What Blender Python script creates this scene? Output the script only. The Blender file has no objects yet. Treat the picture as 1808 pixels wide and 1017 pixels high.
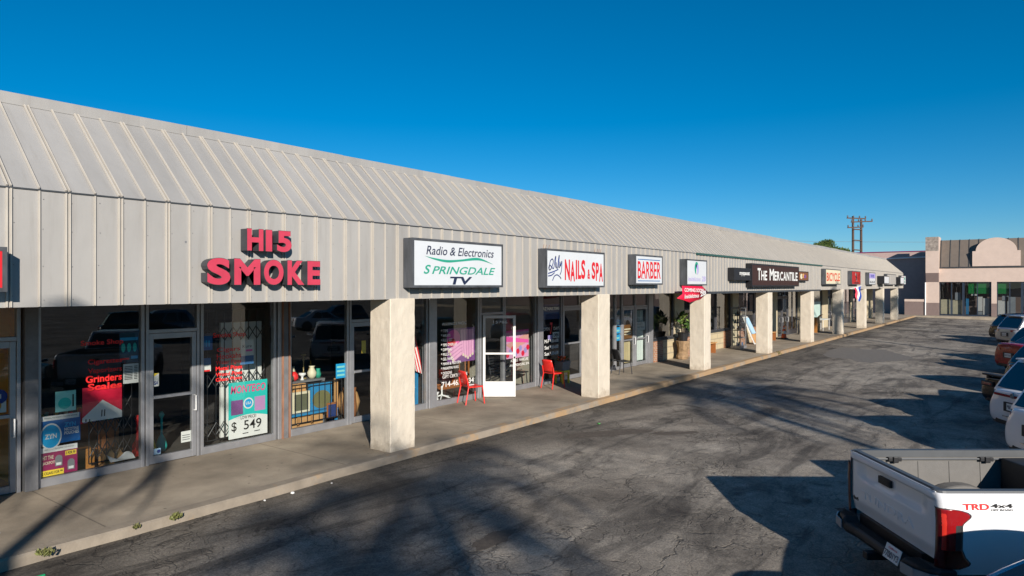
import bpy, bmesh, math, random
from mathutils import Vector, Matrix
R = math.radians
rnd = random.Random(7)
C = bpy.context.scene.collection
scene = bpy.context.scene

# ------------------------------------------------------------------ camera
CAM_H = 3.0
cam_d = bpy.data.cameras.new('camera'); cam = bpy.data.objects.new('camera', cam_d); C.objects.link(cam)
cam_d.sensor_width = 36.0; cam_d.lens = 36.0 * 1205 / 1808
cam_d.clip_start = 0.05; cam_d.clip_end = 3000
cam_d.shift_y = -0.0025
cam.location = (0, 0, CAM_H)
cam.rotation_euler = (R(90), 0, R(37.1 - 90))
# x axis runs along the shops, y axis goes into the shops
scene.camera = cam
FW = Vector((math.cos(R(37.1)), math.sin(R(37.1)), 0)); RT = Vector((math.sin(R(37.1)), -math.cos(R(37.1)), 0))

# ------------------------------------------------------------------ sky and sun
SUN_EL, SUN_AZ = 20.3, 53.0            # azimuth the light travels towards, from +x to +y
world = bpy.data.worlds.new('World'); scene.world = world; world.use_nodes = True
wn = world.node_tree; bg = wn.nodes['Background']
sky = wn.nodes.new('ShaderNodeTexSky'); sky.sky_type = 'NISHITA'; sky.sun_disc = False
sky.sun_elevation = R(SUN_EL)
sky.sun_rotation = R(90 - (SUN_AZ + 180))
sky.air_density = 0.85; sky.dust_density = 0.05; sky.ozone_density = 6.0
hs = wn.nodes.new('ShaderNodeHueSaturation'); hs.inputs['Saturation'].default_value = 1.27; hs.inputs['Hue'].default_value = 0.490
wn.links.new(sky.outputs[0], hs.inputs['Color']); wn.links.new(hs.outputs[0], bg.inputs['Color'])
bg.inputs['Strength'].default_value = 0.07
sd = bpy.data.lights.new('sun', 'SUN'); sd.energy = 4.6; sd.angle = R(0.53); sd.color = (1.0, 0.93, 0.845)
sun = bpy.data.objects.new('sun', sd); C.objects.link(sun)
e, a = R(SUN_EL), R(SUN_AZ)
SUND = Vector((math.cos(e) * math.cos(a), math.cos(e) * math.sin(a), -math.sin(e)))
sun.rotation_euler = SUND.to_track_quat('-Z', 'Y').to_euler(); sun.location = (-20, -20, 30)
vs = scene.view_settings; vs.view_transform = 'Standard'; vs.look = 'None'; vs.exposure = 0.48; vs.gamma = 1.0
scene.cycles.max_bounces = 8; scene.cycles.transparent_max_bounces = 16
scene.cycles.caustics_reflective = False; scene.cycles.caustics_refractive = False

# ------------------------------------------------------------------ materials
def nt(m): return m.node_tree.nodes, m.node_tree.links
def lin(r, g, b):
    f = lambda c: c / 12.92 if c <= 0.04045 else ((c + 0.055) / 1.055) ** 2.4
    return (f(r / 255), f(g / 255), f(b / 255))
def mat(name, col, rough=0.6, metal=0.0, var=0.0, scale=3.0, bump=0.0, bscale=40.0, spec=0.5, coat=0.0, stretch=None, var2=None):
    m = bpy.data.materials.new(name); m.use_nodes = True
    N, L = nt(m); p = N['Principled BSDF']
    p.inputs['Base Color'].default_value = (*col, 1); p.inputs['Roughness'].default_value = rough
    p.inputs['Metallic'].default_value = metal; p.inputs['Specular IOR Level'].default_value = spec
    p.inputs['Coat Weight'].default_value = coat; p.inputs['Coat Roughness'].default_value = 0.04
    if var or bump:
        g = N.new('ShaderNodeNewGeometry'); mp = N.new('ShaderNodeMapping')
        L.new(g.outputs['Position'], mp.inputs['Vector'])
        if stretch: mp.inputs['Scale'].default_value = stretch
    if var:
        n = N.new('ShaderNodeTexNoise'); n.inputs['Scale'].default_value = scale; n.inputs['Detail'].default_value = 6; n.inputs['Roughness'].default_value = 0.65
        L.new(mp.outputs[0], n.inputs['Vector'])
        r = N.new('ShaderNodeValToRGB'); r.color_ramp.elements[0].position = 0.3; r.color_ramp.elements[1].position = 0.72
        lo = var2 if var2 else tuple(c * (1 - var) for c in col); hi = tuple(min(1, c * (1 + var * 0.6)) for c in col)
        r.color_ramp.elements[0].color = (*lo, 1); r.color_ramp.elements[1].color = (*hi, 1)
        L.new(n.outputs['Fac'], r.inputs[0]); L.new(r.outputs[0], p.inputs['Base Color'])
        mr = N.new('ShaderNodeMapRange'); mr.inputs[3].default_value = max(0.02, rough - 0.1); mr.inputs[4].default_value = min(1, rough + 0.1)
        L.new(n.outputs['Fac'], mr.inputs[0]); L.new(mr.outputs[0], p.inputs['Roughness'])
    if bump:
        n2 = N.new('ShaderNodeTexNoise'); n2.inputs['Scale'].default_value = bscale; n2.inputs['Detail'].default_value = 4
        L.new(mp.outputs[0], n2.inputs['Vector'])
        b = N.new('ShaderNodeBump'); b.inputs['Strength'].default_value = bump; b.inputs['Distance'].default_value = 0.01
        L.new(n2.outputs['Fac'], b.inputs['Height']); L.new(b.outputs[0], p.inputs['Normal'])
    return m
def glass_mat(name, tint, ior=1.5, boost=1.9):
    m = bpy.data.materials.new(name); m.use_nodes = True
    N, L = nt(m); N.remove(N['Principled BSDF']); out = N['Material Output']
    t = N.new('ShaderNodeBsdfTransparent'); t.inputs[0].default_value = (*tint, 1)
    g = N.new('ShaderNodeBsdfGlossy'); g.inputs['Roughness'].default_value = 0.0; g.inputs['Color'].default_value = (0.95, 0.97, 1, 1)
    lw = N.new('ShaderNodeLayerWeight'); lw.inputs['Blend'].default_value = 0.5
    pw = N.new('ShaderNodeMath'); pw.operation = 'POWER'; pw.inputs[1].default_value = 5.0; L.new(lw.outputs['Facing'], pw.inputs[0])
    f = N.new('ShaderNodeMath'); f.operation = 'MULTIPLY_ADD'; f.inputs[1].default_value = 0.96; f.inputs[2].default_value = 0.04; L.new(pw.outputs[0], f.inputs[0])
    mu = N.new('ShaderNodeMath'); mu.operation = 'MULTIPLY'; mu.inputs[1].default_value = boost; mu.use_clamp = True
    mx = N.new('ShaderNodeMixShader')
    ge = N.new('ShaderNodeNewGeometry'); nz = N.new('ShaderNodeTexNoise'); nz.inputs['Scale'].default_value = 0.7
    b = N.new('ShaderNodeBump'); b.inputs['Strength'].default_value = 0.04; b.inputs['Distance'].default_value = 0.03
    L.new(ge.outputs['Position'], nz.inputs['Vector']); L.new(nz.outputs['Fac'], b.inputs['Height']); L.new(b.outputs[0], g.inputs['Normal'])
    L.new(f.outputs[0], mu.inputs[0]); L.new(mu.outputs[0], mx.inputs[0]); L.new(t.outputs[0], mx.inputs[1]); L.new(g.outputs[0], mx.inputs[2])
    L.new(mx.outputs[0], out.inputs['Surface'])
    return m

def asphalt_mat():
    m = bpy.data.materials.new('asphalt'); m.use_nodes = True
    N, L = nt(m); p = N['Principled BSDF']
    g = N.new('ShaderNodeNewGeometry'); pos = g.outputs['Position']
    def noise(scale, detail=5, rough=0.6, vec=None, dist=0.0):
        n = N.new('ShaderNodeTexNoise'); n.inputs['Scale'].default_value = scale; n.inputs['Detail'].default_value = detail
        n.inputs['Roughness'].default_value = rough; n.inputs['Distortion'].default_value = dist
        L.new(vec if vec else pos, n.inputs['Vector']); return n
    def ramp(src, stops):
        r = N.new('ShaderNodeValToRGB'); cr = r.color_ramp
        while len(cr.elements) < len(stops): cr.elements.new(0.5)
        for el, (q, c) in zip(cr.elements, stops): el.position = q; el.color = (*c, 1) if len(c) == 3 else c
        L.new(src, r.inputs[0]); return r.outputs[0]
    def mul(c, f, fac=1.0):
        x = N.new('ShaderNodeMix'); x.data_type = 'RGBA'; x.blend_type = 'MULTIPLY'; x.inputs[0].default_value = fac
        L.new(c, x.inputs[6]); L.new(f, x.inputs[7]); return x.outputs[2]
    def math_(op, a_, b_=None):
        x = N.new('ShaderNodeMath'); x.operation = op
        for i, v in enumerate((a_, b_)):
            if v is None: continue
            if isinstance(v, (int, float)): x.inputs[i].default_value = v
            else: L.new(v, x.inputs[i])
        return x.outputs[0]
    mp = N.new('ShaderNodeMapping'); mp.inputs['Scale'].default_value = (0.35, 1.5, 1); mp.inputs['Rotation'].default_value = (0, 0, R(24)); L.new(pos, mp.inputs[0])
    big = noise(0.33, 6, 0.62, dist=0.6)
    col = ramp(big.outputs['Fac'], [(0.33, (0.120, 0.105, 0.090)), (0.5, (0.245, 0.217, 0.183)), (0.66, (0.375, 0.336, 0.284))])
    streak = noise(0.8, 6, 0.7, mp.outputs[0], 1.2)
    col = mul(col, ramp(streak.outputs['Fac'], [(0.38, (0.50, 0.50, 0.51)), (0.5, (1, 1, 1)), (0.75, (1.15, 1.12, 1.08))]))
    med = noise(3.5, 5, 0.7)
    col = mul(col, ramp(med.outputs['Fac'], [(0.3, (0.72, 0.72, 0.72)), (0.7, (1.22, 1.21, 1.19))]))
    fine = noise(38, 4, 0.85)
    col = mul(col, ramp(fine.outputs['Fac'], [(0.32, (0.5, 0.5, 0.5)), (0.68, (1.5, 1.48, 1.44))]))
    stone = N.new('ShaderNodeTexVoronoi'); stone.inputs['Scale'].default_value = 38; L.new(pos, stone.inputs['Vector'])
    col = mul(col, ramp(stone.outputs['Distance'], [(0.0, (1.25, 1.25, 1.22)), (0.35, (0.95, 0.95, 0.95))]))
    # cracks
    wob = noise(1.1, 4, 0.6)
    wv = N.new('ShaderNodeVectorMath'); wv.operation = 'MULTIPLY_ADD'; L.new(wob.outputs['Color'], wv.inputs[0]); wv.inputs[1].default_value = (1.3, 1.3, 0); L.new(pos, wv.inputs[2])
    def cracks(scale, width, lo, hi, msc):
        v = N.new('ShaderNodeTexVoronoi'); v.feature = 'DISTANCE_TO_EDGE'; v.inputs['Scale'].default_value = scale; L.new(wv.outputs[0], v.inputs['Vector'])
        line = N.new('ShaderNodeMapRange'); line.inputs[1].default_value = 0.0; line.inputs[2].default_value = width; line.inputs[3].default_value = 1; line.inputs[4].default_value = 0
        L.new(v.outputs['Distance'], line.inputs[0])
        k = noise(msc, 3, 0.6); ms = N.new('ShaderNodeMapRange'); ms.inputs[1].default_value = lo; ms.inputs[2].default_value = hi; L.new(k.outputs['Fac'], ms.inputs[0])
        return math_('MULTIPLY', line.outputs[0], ms.outputs[0])
    c1 = cracks(0.42, 0.009, 0.46, 0.58, 0.5); c2 = cracks(1.7, 0.028, 0.47, 0.6, 0.35)
    c3 = cracks(4.6, 0.045, 0.50, 0.62, 0.6); ck = math_('MAXIMUM', math_('MAXIMUM', c1, c2), c3)
    inv = math_('SUBTRACT', 1.0, math_('MULTIPLY', ck, 0.5))
    cc = N.new('ShaderNodeCombineColor'); [L.new(inv, cc.inputs[i]) for i in range(3)]
    col = mul(col, cc.outputs[0])
    # oily dark patches
    oil = noise(0.9, 4, 0.55, dist=0.4)
    col = mul(col, ramp(oil.outputs['Fac'], [(0.27, (0.5, 0.48, 0.46)), (0.34, (1, 1, 1))]))
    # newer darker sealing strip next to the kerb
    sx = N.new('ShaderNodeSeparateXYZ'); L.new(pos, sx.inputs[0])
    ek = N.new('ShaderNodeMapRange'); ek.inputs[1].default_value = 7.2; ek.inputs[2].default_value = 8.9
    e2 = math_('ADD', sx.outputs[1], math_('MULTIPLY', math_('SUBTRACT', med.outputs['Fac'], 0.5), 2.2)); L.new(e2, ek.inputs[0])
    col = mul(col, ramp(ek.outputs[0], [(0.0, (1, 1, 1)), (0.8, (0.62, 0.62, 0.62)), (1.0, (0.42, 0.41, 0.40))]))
    L.new(col, p.inputs['Base Color']); p.inputs['Roughness'].default_value = 0.88; p.inputs['Specular IOR Level'].default_value = 0.3
    hgt = math_('ADD', math_('MULTIPLY', fine.outputs['Fac'], 0.6), math_('SUBTRACT', med.outputs['Fac'], math_('MULTIPLY', ck, 1.2)))
    b = N.new('ShaderNodeBump'); b.inputs['Strength'].default_value = 0.55; b.inputs['Distance'].default_value = 0.02
    L.new(hgt, b.inputs['Height']); L.new(b.outputs[0], p.inputs['Normal'])
    return m

def concrete_mat():
    m = mat('concrete', (0.385, 0.32, 0.238), 0.85, var=0.32, scale=1.3, bump=0.25, bscale=60)
    N, L = nt(m); p = N['Principled BSDF']
    src = p.inputs['Base Color'].links[0].from_socket
    g = N.new('ShaderNodeNewGeometry')
    def mulr(src, facsock, stops):
        r = N.new('ShaderNodeValToRGB')
        for el, (q, c) in zip(r.color_ramp.elements, stops): el.position = q; el.color = (c, c, c, 1)
        L.new(facsock, r.inputs[0])
        x = N.new('ShaderNodeMix'); x.data_type = 'RGBA'; x.blend_type = 'MULTIPLY'; x.inputs[0].default_value = 1
        L.new(src, x.inputs[6]); L.new(r.outputs[0], x.inputs[7]); return x.outputs[2]
    n = N.new('ShaderNodeTexNoise'); n.inputs['Scale'].default_value = 0.5; n.inputs['Detail'].default_value = 5; L.new(g.outputs['Position'], n.inputs['Vector'])
    src = mulr(src, n.outputs['Fac'], [(0.35, 0.72), (0.65, 1.1)])
    n3 = N.new('ShaderNodeTexNoise'); n3.inputs['Scale'].default_value = 90; n3.inputs['Detail'].default_value = 2; L.new(g.outputs['Position'], n3.inputs['Vector'])
    src = mulr(src, n3.outputs['Fac'], [(0.3, 0.82), (0.7, 1.15)])
    v = N.new('ShaderNodeTexVoronoi'); v.inputs['Scale'].default_value = 3.2; L.new(g.outputs['Position'], v.inputs['Vector'])
    src = mulr(src, v.outputs['Distance'], [(0.055, 0.5), (0.075, 1.0)])       # old chewing gum spots
    sx = N.new('ShaderNodeSeparateXYZ'); L.new(g.outputs['Position'], sx.inputs[0])
    md = N.new('ShaderNodeMath'); md.operation = 'PINGPONG'; md.inputs[1].default_value = 1.86; L.new(sx.outputs[0], md.inputs[0])
    src = mulr(src, md.outputs[0], [(0.006, 0.55), (0.014, 1.0)])              # control joints
    L.new(src, p.inputs['Base Color'])
    return m

def kerb_mat():
    m = mat('kerb_paint', (0.30, 0.25, 0.19), 0.85, var=0.3, scale=2.0, bump=0.4, bscale=30)
    N, L = nt(m); p = N['Principled BSDF']; src = p.inputs['Base Color'].links[0].from_socket
    g = N.new('ShaderNodeNewGeometry'); n = N.new('ShaderNodeTexNoise'); n.inputs['Scale'].default_value = 1.1; n.inputs['Detail'].default_value = 8; n.inputs['Roughness'].default_value = 0.75
    L.new(g.outputs['Position'], n.inputs['Vector'])
    sx = N.new('ShaderNodeSeparateXYZ'); L.new(g.outputs['Position'], sx.inputs[0])
    # the paint is best kept further along the kerb
    mr = N.new('ShaderNodeMapRange'); mr.inputs[1].default_value = 4; mr.inputs[2].default_value = 20; mr.inputs[3].default_value = -0.12; mr.inputs[4].default_value = 0.10; L.new(sx.outputs[0], mr.inputs[0])
    ad = N.new('ShaderNodeMath'); ad.operation = 'ADD'; L.new(n.outputs['Fac'], ad.inputs[0]); L.new(mr.outputs[0], ad.inputs[1])
    r = N.new('ShaderNodeMapRange'); r.inputs[1].default_value = 0.48; r.inputs[2].default_value = 0.58; r.inputs[4].default_value = 0.8; L.new(ad.outputs[0], r.inputs[0])
    x = N.new('ShaderNodeMix'); x.data_type = 'RGBA'; L.new(r.outputs[0], x.inputs[0]); L.new(src, x.inputs[6]); x.inputs[7].default_value = (0.40, 0.25, 0.12, 1)
    L.new(x.outputs[2], p.inputs['Base Color'])
    return m

def brick_mat(name, c1, c2, mortar, scale=1.0, axis='xz'):
    m = bpy.data.materials.new(name); m.use_nodes = True
    N, L = nt(m); p = N['Principled BSDF']
    g = N.new('ShaderNodeNewGeometry'); s = N.new('ShaderNodeSeparateXYZ'); c = N.new('ShaderNodeCombineXYZ')
    L.new(g.outputs['Position'], s.inputs[0])
    ad = N.new('ShaderNodeMath'); ad.operation = 'ADD'; L.new(s.outputs[0], ad.inputs[0]); L.new(s.outputs[1], ad.inputs[1])
    L.new(ad.outputs[0], c.inputs[0]); L.new(s.outputs[2], c.inputs[1])
    b = N.new('ShaderNodeTexBrick'); b.inputs['Scale'].default_value = scale
    b.inputs['Color1'].default_value = (*c1, 1); b.inputs['Color2'].default_value = (*c2, 1); b.inputs['Mortar'].default_value = (*mortar, 1)
    b.inputs['Brick Width'].default_value = 0.21; b.inputs['Row Height'].default_value = 0.075; b.inputs['Mortar Size'].default_value = 0.008
    L.new(c.outputs[0], b.inputs['Vector']); L.new(b.outputs['Color'], p.inputs['Base Color']); p.inputs['Roughness'].default_value = 0.85
    bp = N.new('ShaderNodeBump'); bp.inputs['Strength'].default_value = 0.4; bp.inputs['Distance'].default_value = 0.01; bp.invert = True
    L.new(b.outputs['Fac'], bp.inputs['Height']); L.new(bp.outputs[0], p.inputs['Normal'])
    return m

def leaf_mat(name, c1, c2):
    m = mat(name, c1, 0.6, var=0.5, scale=6.0, var2=c2, spec=0.3); return m

M = {}
M['asphalt'] = asphalt_mat(); M['concrete'] = concrete_mat(); M['kerb'] = kerb_mat()
M['fascia'] = mat('fascia_metal', (0.355, 0.340, 0.318), 0.55, var=0.09, scale=1.2, stretch=(1, 1, 0.35), spec=0.35)
M['batten'] = mat('batten_metal', (0.50, 0.455, 0.39), 0.5, var=0.1, scale=3, spec=0.35)
M['roof'] = mat('roof_metal', (0.335, 0.323, 0.305), 0.55, var=0.10, scale=1.0, stretch=(1, 0.35, 0.35), spec=0.35)
def weathered(m, amount=.28, dent=.35):
    N, L = nt(m); p = N['Principled BSDF']; src = p.inputs['Base Color'].links[0].from_socket; g = N.new('ShaderNodeNewGeometry')
    mp = N.new('ShaderNodeMapping'); mp.inputs['Scale'].default_value = (5, .8, .35); L.new(g.outputs['Position'], mp.inputs[0])
    n = N.new('ShaderNodeTexNoise'); n.inputs['Scale'].default_value = 1.6; n.inputs['Detail'].default_value = 7; n.inputs['Roughness'].default_value = .7; L.new(mp.outputs[0], n.inputs['Vector'])
    r = N.new('ShaderNodeMapRange'); r.inputs[1].default_value = .52; r.inputs[2].default_value = .74; r.inputs[4].default_value = amount; L.new(n.outputs['Fac'], r.inputs[0])
    x = N.new('ShaderNodeMix'); x.data_type = 'RGBA'; L.new(r.outputs[0], x.inputs[0]); L.new(src, x.inputs[6]); x.inputs[7].default_value = (.17, .145, .115, 1)
    # panels differ a little from one to the next
    sx = N.new('ShaderNodeSeparateXYZ'); L.new(g.outputs['Position'], sx.inputs[0])
    sn = N.new('ShaderNodeMath'); sn.operation = 'SNAP'; sn.inputs[1].default_value = .5926; L.new(sx.outputs[0], sn.inputs[0])
    wn_ = N.new('ShaderNodeTexWhiteNoise'); wn_.noise_dimensions = '1D'; L.new(sn.outputs[0], wn_.inputs['W'])
    mr = N.new('ShaderNodeMapRange'); mr.inputs[3].default_value = .93; mr.inputs[4].default_value = 1.05; L.new(wn_.outputs['Value'], mr.inputs[0])
    mx = N.new('ShaderNodeMix'); mx.data_type = 'RGBA'; mx.blend_type = 'MULTIPLY'; mx.inputs[0].default_value = 1; L.new(x.outputs[2], mx.inputs[6]); L.new(mr.outputs[0], mx.inputs[7])
    L.new(mx.outputs[2], p.inputs['Base Color'])
    n2 = N.new('ShaderNodeTexNoise'); n2.inputs['Scale'].default_value = 2.2; n2.inputs['Detail'].default_value = 2; L.new(g.outputs['Position'], n2.inputs['Vector'])
    b = N.new('ShaderNodeBump'); b.inputs['Strength'].default_value = dent; b.inputs['Distance'].default_value = .03; L.new(n2.outputs['Fac'], b.inputs['Height']); L.new(b.outputs[0], p.inputs['Normal'])
weathered(M['fascia']); weathered(M['roof'], .22, .45)
M['green_trim'] = mat('green_trim', (0.03, 0.09, 0.075), 0.5, var=0.3)
M['dark_trim'] = mat('dark_trim', (0.045, 0.05, 0.055), 0.6, var=0.3)
M['stucco'] = mat('column_stucco', (0.62, 0.545, 0.435), 0.9, var=0.10, scale=2.5, bump=0.5, bscale=70, stretch=(1, 1, 0.5))
def dirty_base(m):
    N, L = nt(m); p = N['Principled BSDF']; src = p.inputs['Base Color'].links[0].from_socket
    g = N.new('ShaderNodeNewGeometry'); s = N.new('ShaderNodeSeparateXYZ'); L.new(g.outputs['Position'], s.inputs[0])
    n = N.new('ShaderNodeTexNoise'); n.inputs['Scale'].default_value = 5; n.inputs['Detail'].default_value = 6; n.inputs['Roughness'].default_value = .7; L.new(g.outputs['Position'], n.inputs['Vector'])
    a_ = N.new('ShaderNodeMath'); a_.operation = 'MULTIPLY_ADD'; a_.inputs[1].default_value = 1.1; L.new(n.outputs['Fac'], a_.inputs[0]); 
    mz = N.new('ShaderNodeMath'); mz.operation = 'MULTIPLY'; mz.inputs[1].default_value = -1.0; L.new(s.outputs[2], mz.inputs[0]); L.new(mz.outputs[0], a_.inputs[2])
    r = N.new('ShaderNodeMapRange'); r.inputs[1].default_value = .35; r.inputs[2].default_value = .62; r.inputs[4].default_value = .55; L.new(a_.outputs[0], r.inputs[0])
    x = N.new('ShaderNodeMix'); x.data_type = 'RGBA'; L.new(r.outputs[0], x.inputs[0]); L.new(src, x.inputs[6]); x.inputs[7].default_value = (.27, .215, .15, 1)
    # scuffs and hairline stains
    n2 = N.new('ShaderNodeTexNoise'); n2.inputs['Scale'].default_value = 9; n2.inputs['Detail'].default_value = 8; n2.inputs['Roughness'].default_value = .8; L.new(g.outputs['Position'], n2.inputs['Vector'])
    r2 = N.new('ShaderNodeMapRange'); r2.inputs[1].default_value = .62; r2.inputs[2].default_value = .70; r2.inputs[4].default_value = .22; L.new(n2.outputs['Fac'], r2.inputs[0])
    x2 = N.new('ShaderNodeMix'); x2.data_type = 'RGBA'; L.new(r2.outputs[0], x2.inputs[0]); L.new(x.outputs[2], x2.inputs[6]); x2.inputs[7].default_value = (.36, .30, .23, 1)
    L.new(x2.outputs[2], p.inputs['Base Color'])
dirty_base(M['stucco'])
M['cream_stucco'] = mat('cream_stucco', (0.50, 0.42, 0.28), 0.9, var=0.12, scale=2.5, bump=0.4, bscale=60)
M['soffit'] = mat('soffit_board', (0.10, 0.085, 0.065), 0.8, var=0.3)
M['alu'] = mat('aluminium_frame', (0.36, 0.36, 0.37), 0.42, metal=0.55, var=0.15, scale=4)
M['pier_grey'] = mat('grey_pier', (0.17, 0.17, 0.175), 0.6, var=0.35, scale=3)
M['alu_dark'] = mat('dark_bronze_frame', (0.10, 0.10, 0.11), 0.45, metal=0.4, var=0.2)
M['rust'] = mat('rusty_steel', (0.30, 0.15, 0.09), 0.8, var=0.5, scale=12, stretch=(1, 1, 0.2))
M['glass'] = glass_mat('shop_glass', (0.88, 0.91, 0.90), 1.5, 1.7)
M['white'] = mat('white_enamel', (0.80, 0.80, 0.78), 0.4, var=0.04)
M['black'] = mat('black_paint', (0.015, 0.015, 0.017), 0.45, var=0.3)
M['iron'] = mat('black_iron', (0.018, 0.018, 0.02), 0.5, var=0.3)
M['cabinet'] = mat('weathered_cabinet', (0.075, 0.08, 0.088), 0.65, var=0.55, scale=5, stretch=(1, 1, 0.3))
M['cabinet_brown'] = mat('brown_cabinet', (0.05, 0.033, 0.026), 0.6, var=0.5, scale=4)
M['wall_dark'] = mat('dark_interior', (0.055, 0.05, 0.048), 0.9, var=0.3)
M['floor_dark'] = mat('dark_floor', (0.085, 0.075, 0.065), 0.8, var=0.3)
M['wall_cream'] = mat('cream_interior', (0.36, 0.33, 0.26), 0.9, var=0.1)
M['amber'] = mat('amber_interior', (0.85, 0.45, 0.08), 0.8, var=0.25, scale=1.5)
M['brick'] = brick_mat('red_brick', (0.30, 0.11, 0.055), (0.42, 0.20, 0.11), (0.42, 0.36, 0.28))
M['block'] = brick_mat('cream_block', (0.52, 0.43, 0.27), (0.48, 0.39, 0.24), (0.36, 0.30, 0.2), 0.3)
def flat(name, r, g, b, rough=0.55, **k): 
    if name not in M: M[name] = mat(name, lin(r, g, b), rough, var=k.pop('var', 0.06), **k)
    return M[name]
for n_, c_ in dict(ink_navy=(28, 38, 66), ink_green=(35, 150, 125), ink_red=(205, 28, 38), ink_blue=(30, 60, 140), ink_black=(22, 20, 20), paper=(222, 221, 216),
                   hot_red=(236, 40, 38), poster_red=(225, 20, 60), teal=(40, 190, 180), pale_teal=(140, 215, 210), cyan=(30, 160, 215), blue_poster=(14, 92, 158), maroon=(140, 25, 80),
                   yellow=(240, 205, 60), pink=(240, 90, 170), hand_pink=(228, 165, 200), dusk_purple=(120, 70, 130), navy_poster=(25, 50, 105), grey_ink=(120, 122, 124),
                   lilac=(165, 150, 205), steel_blue=(60, 110, 160), orange=(236, 92, 30), brown=(120, 76, 44), tan=(200, 150, 95), cardboard=(196, 150, 98), warm_wood=(150, 92, 48),
                   shop_blue=(40, 130, 180), bone=(215, 205, 175), dark_ink=(60, 50, 52), sign_brown=(58, 34, 26), gold_ink=(200, 150, 60), curtain=(196, 205, 198), tan_curtain=(176, 160, 118), kraft=(165, 110, 50)).items():
    flat(n_, *c_)
M['sign_white'] = mat('sign_face', lin(204, 207, 209), 0.35, var=0.05, scale=1.5)
M['letter_red'] = mat('faded_red_acrylic', (0.55, 0.05, 0.088), 0.4, var=0.12, scale=4)
M['letter_side'] = mat('letter_return', (0.05, 0.052, 0.058), 0.5, var=0.4)
M['chair_red'] = mat('red_enamel', (0.72, 0.03, 0.022), 0.35, var=0.06)

# ------------------------------------------------------------------ mesh builder
_tc = {}
def text_geo(s, bold=0.0, shear=0.0, res=6):
    key = (s, bold, shear, res)
    if key in _tc: return _tc[key]
    cu = bpy.data.curves.new('t', 'FONT'); cu.body = s; cu.offset = bold; cu.shear = shear; cu.resolution_u = res; cu.fill_mode = 'FRONT'
    ob = bpy.data.objects.new('t', cu); C.objects.link(ob)
    dg = bpy.context.evaluated_depsgraph_get(); me = bpy.data.meshes.new_from_object(ob.evaluated_get(dg))
    v = [tuple(p.co) for p in me.vertices]; f = [tuple(p.vertices) for p in me.polygons]
    bpy.data.objects.remove(ob); bpy.data.curves.remove(cu); bpy.data.meshes.remove(me)
    x0 = min(p[0] for p in v); x1 = max(p[0] for p in v); y0 = min(p[1] for p in v); y1 = max(p[1] for p in v)
    v = [((p[0] - x0) / (x1 - x0), (p[1] - y0) / (y1 - y0)) for p in v]
    _tc[key] = (v, f); return _tc[key]

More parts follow.
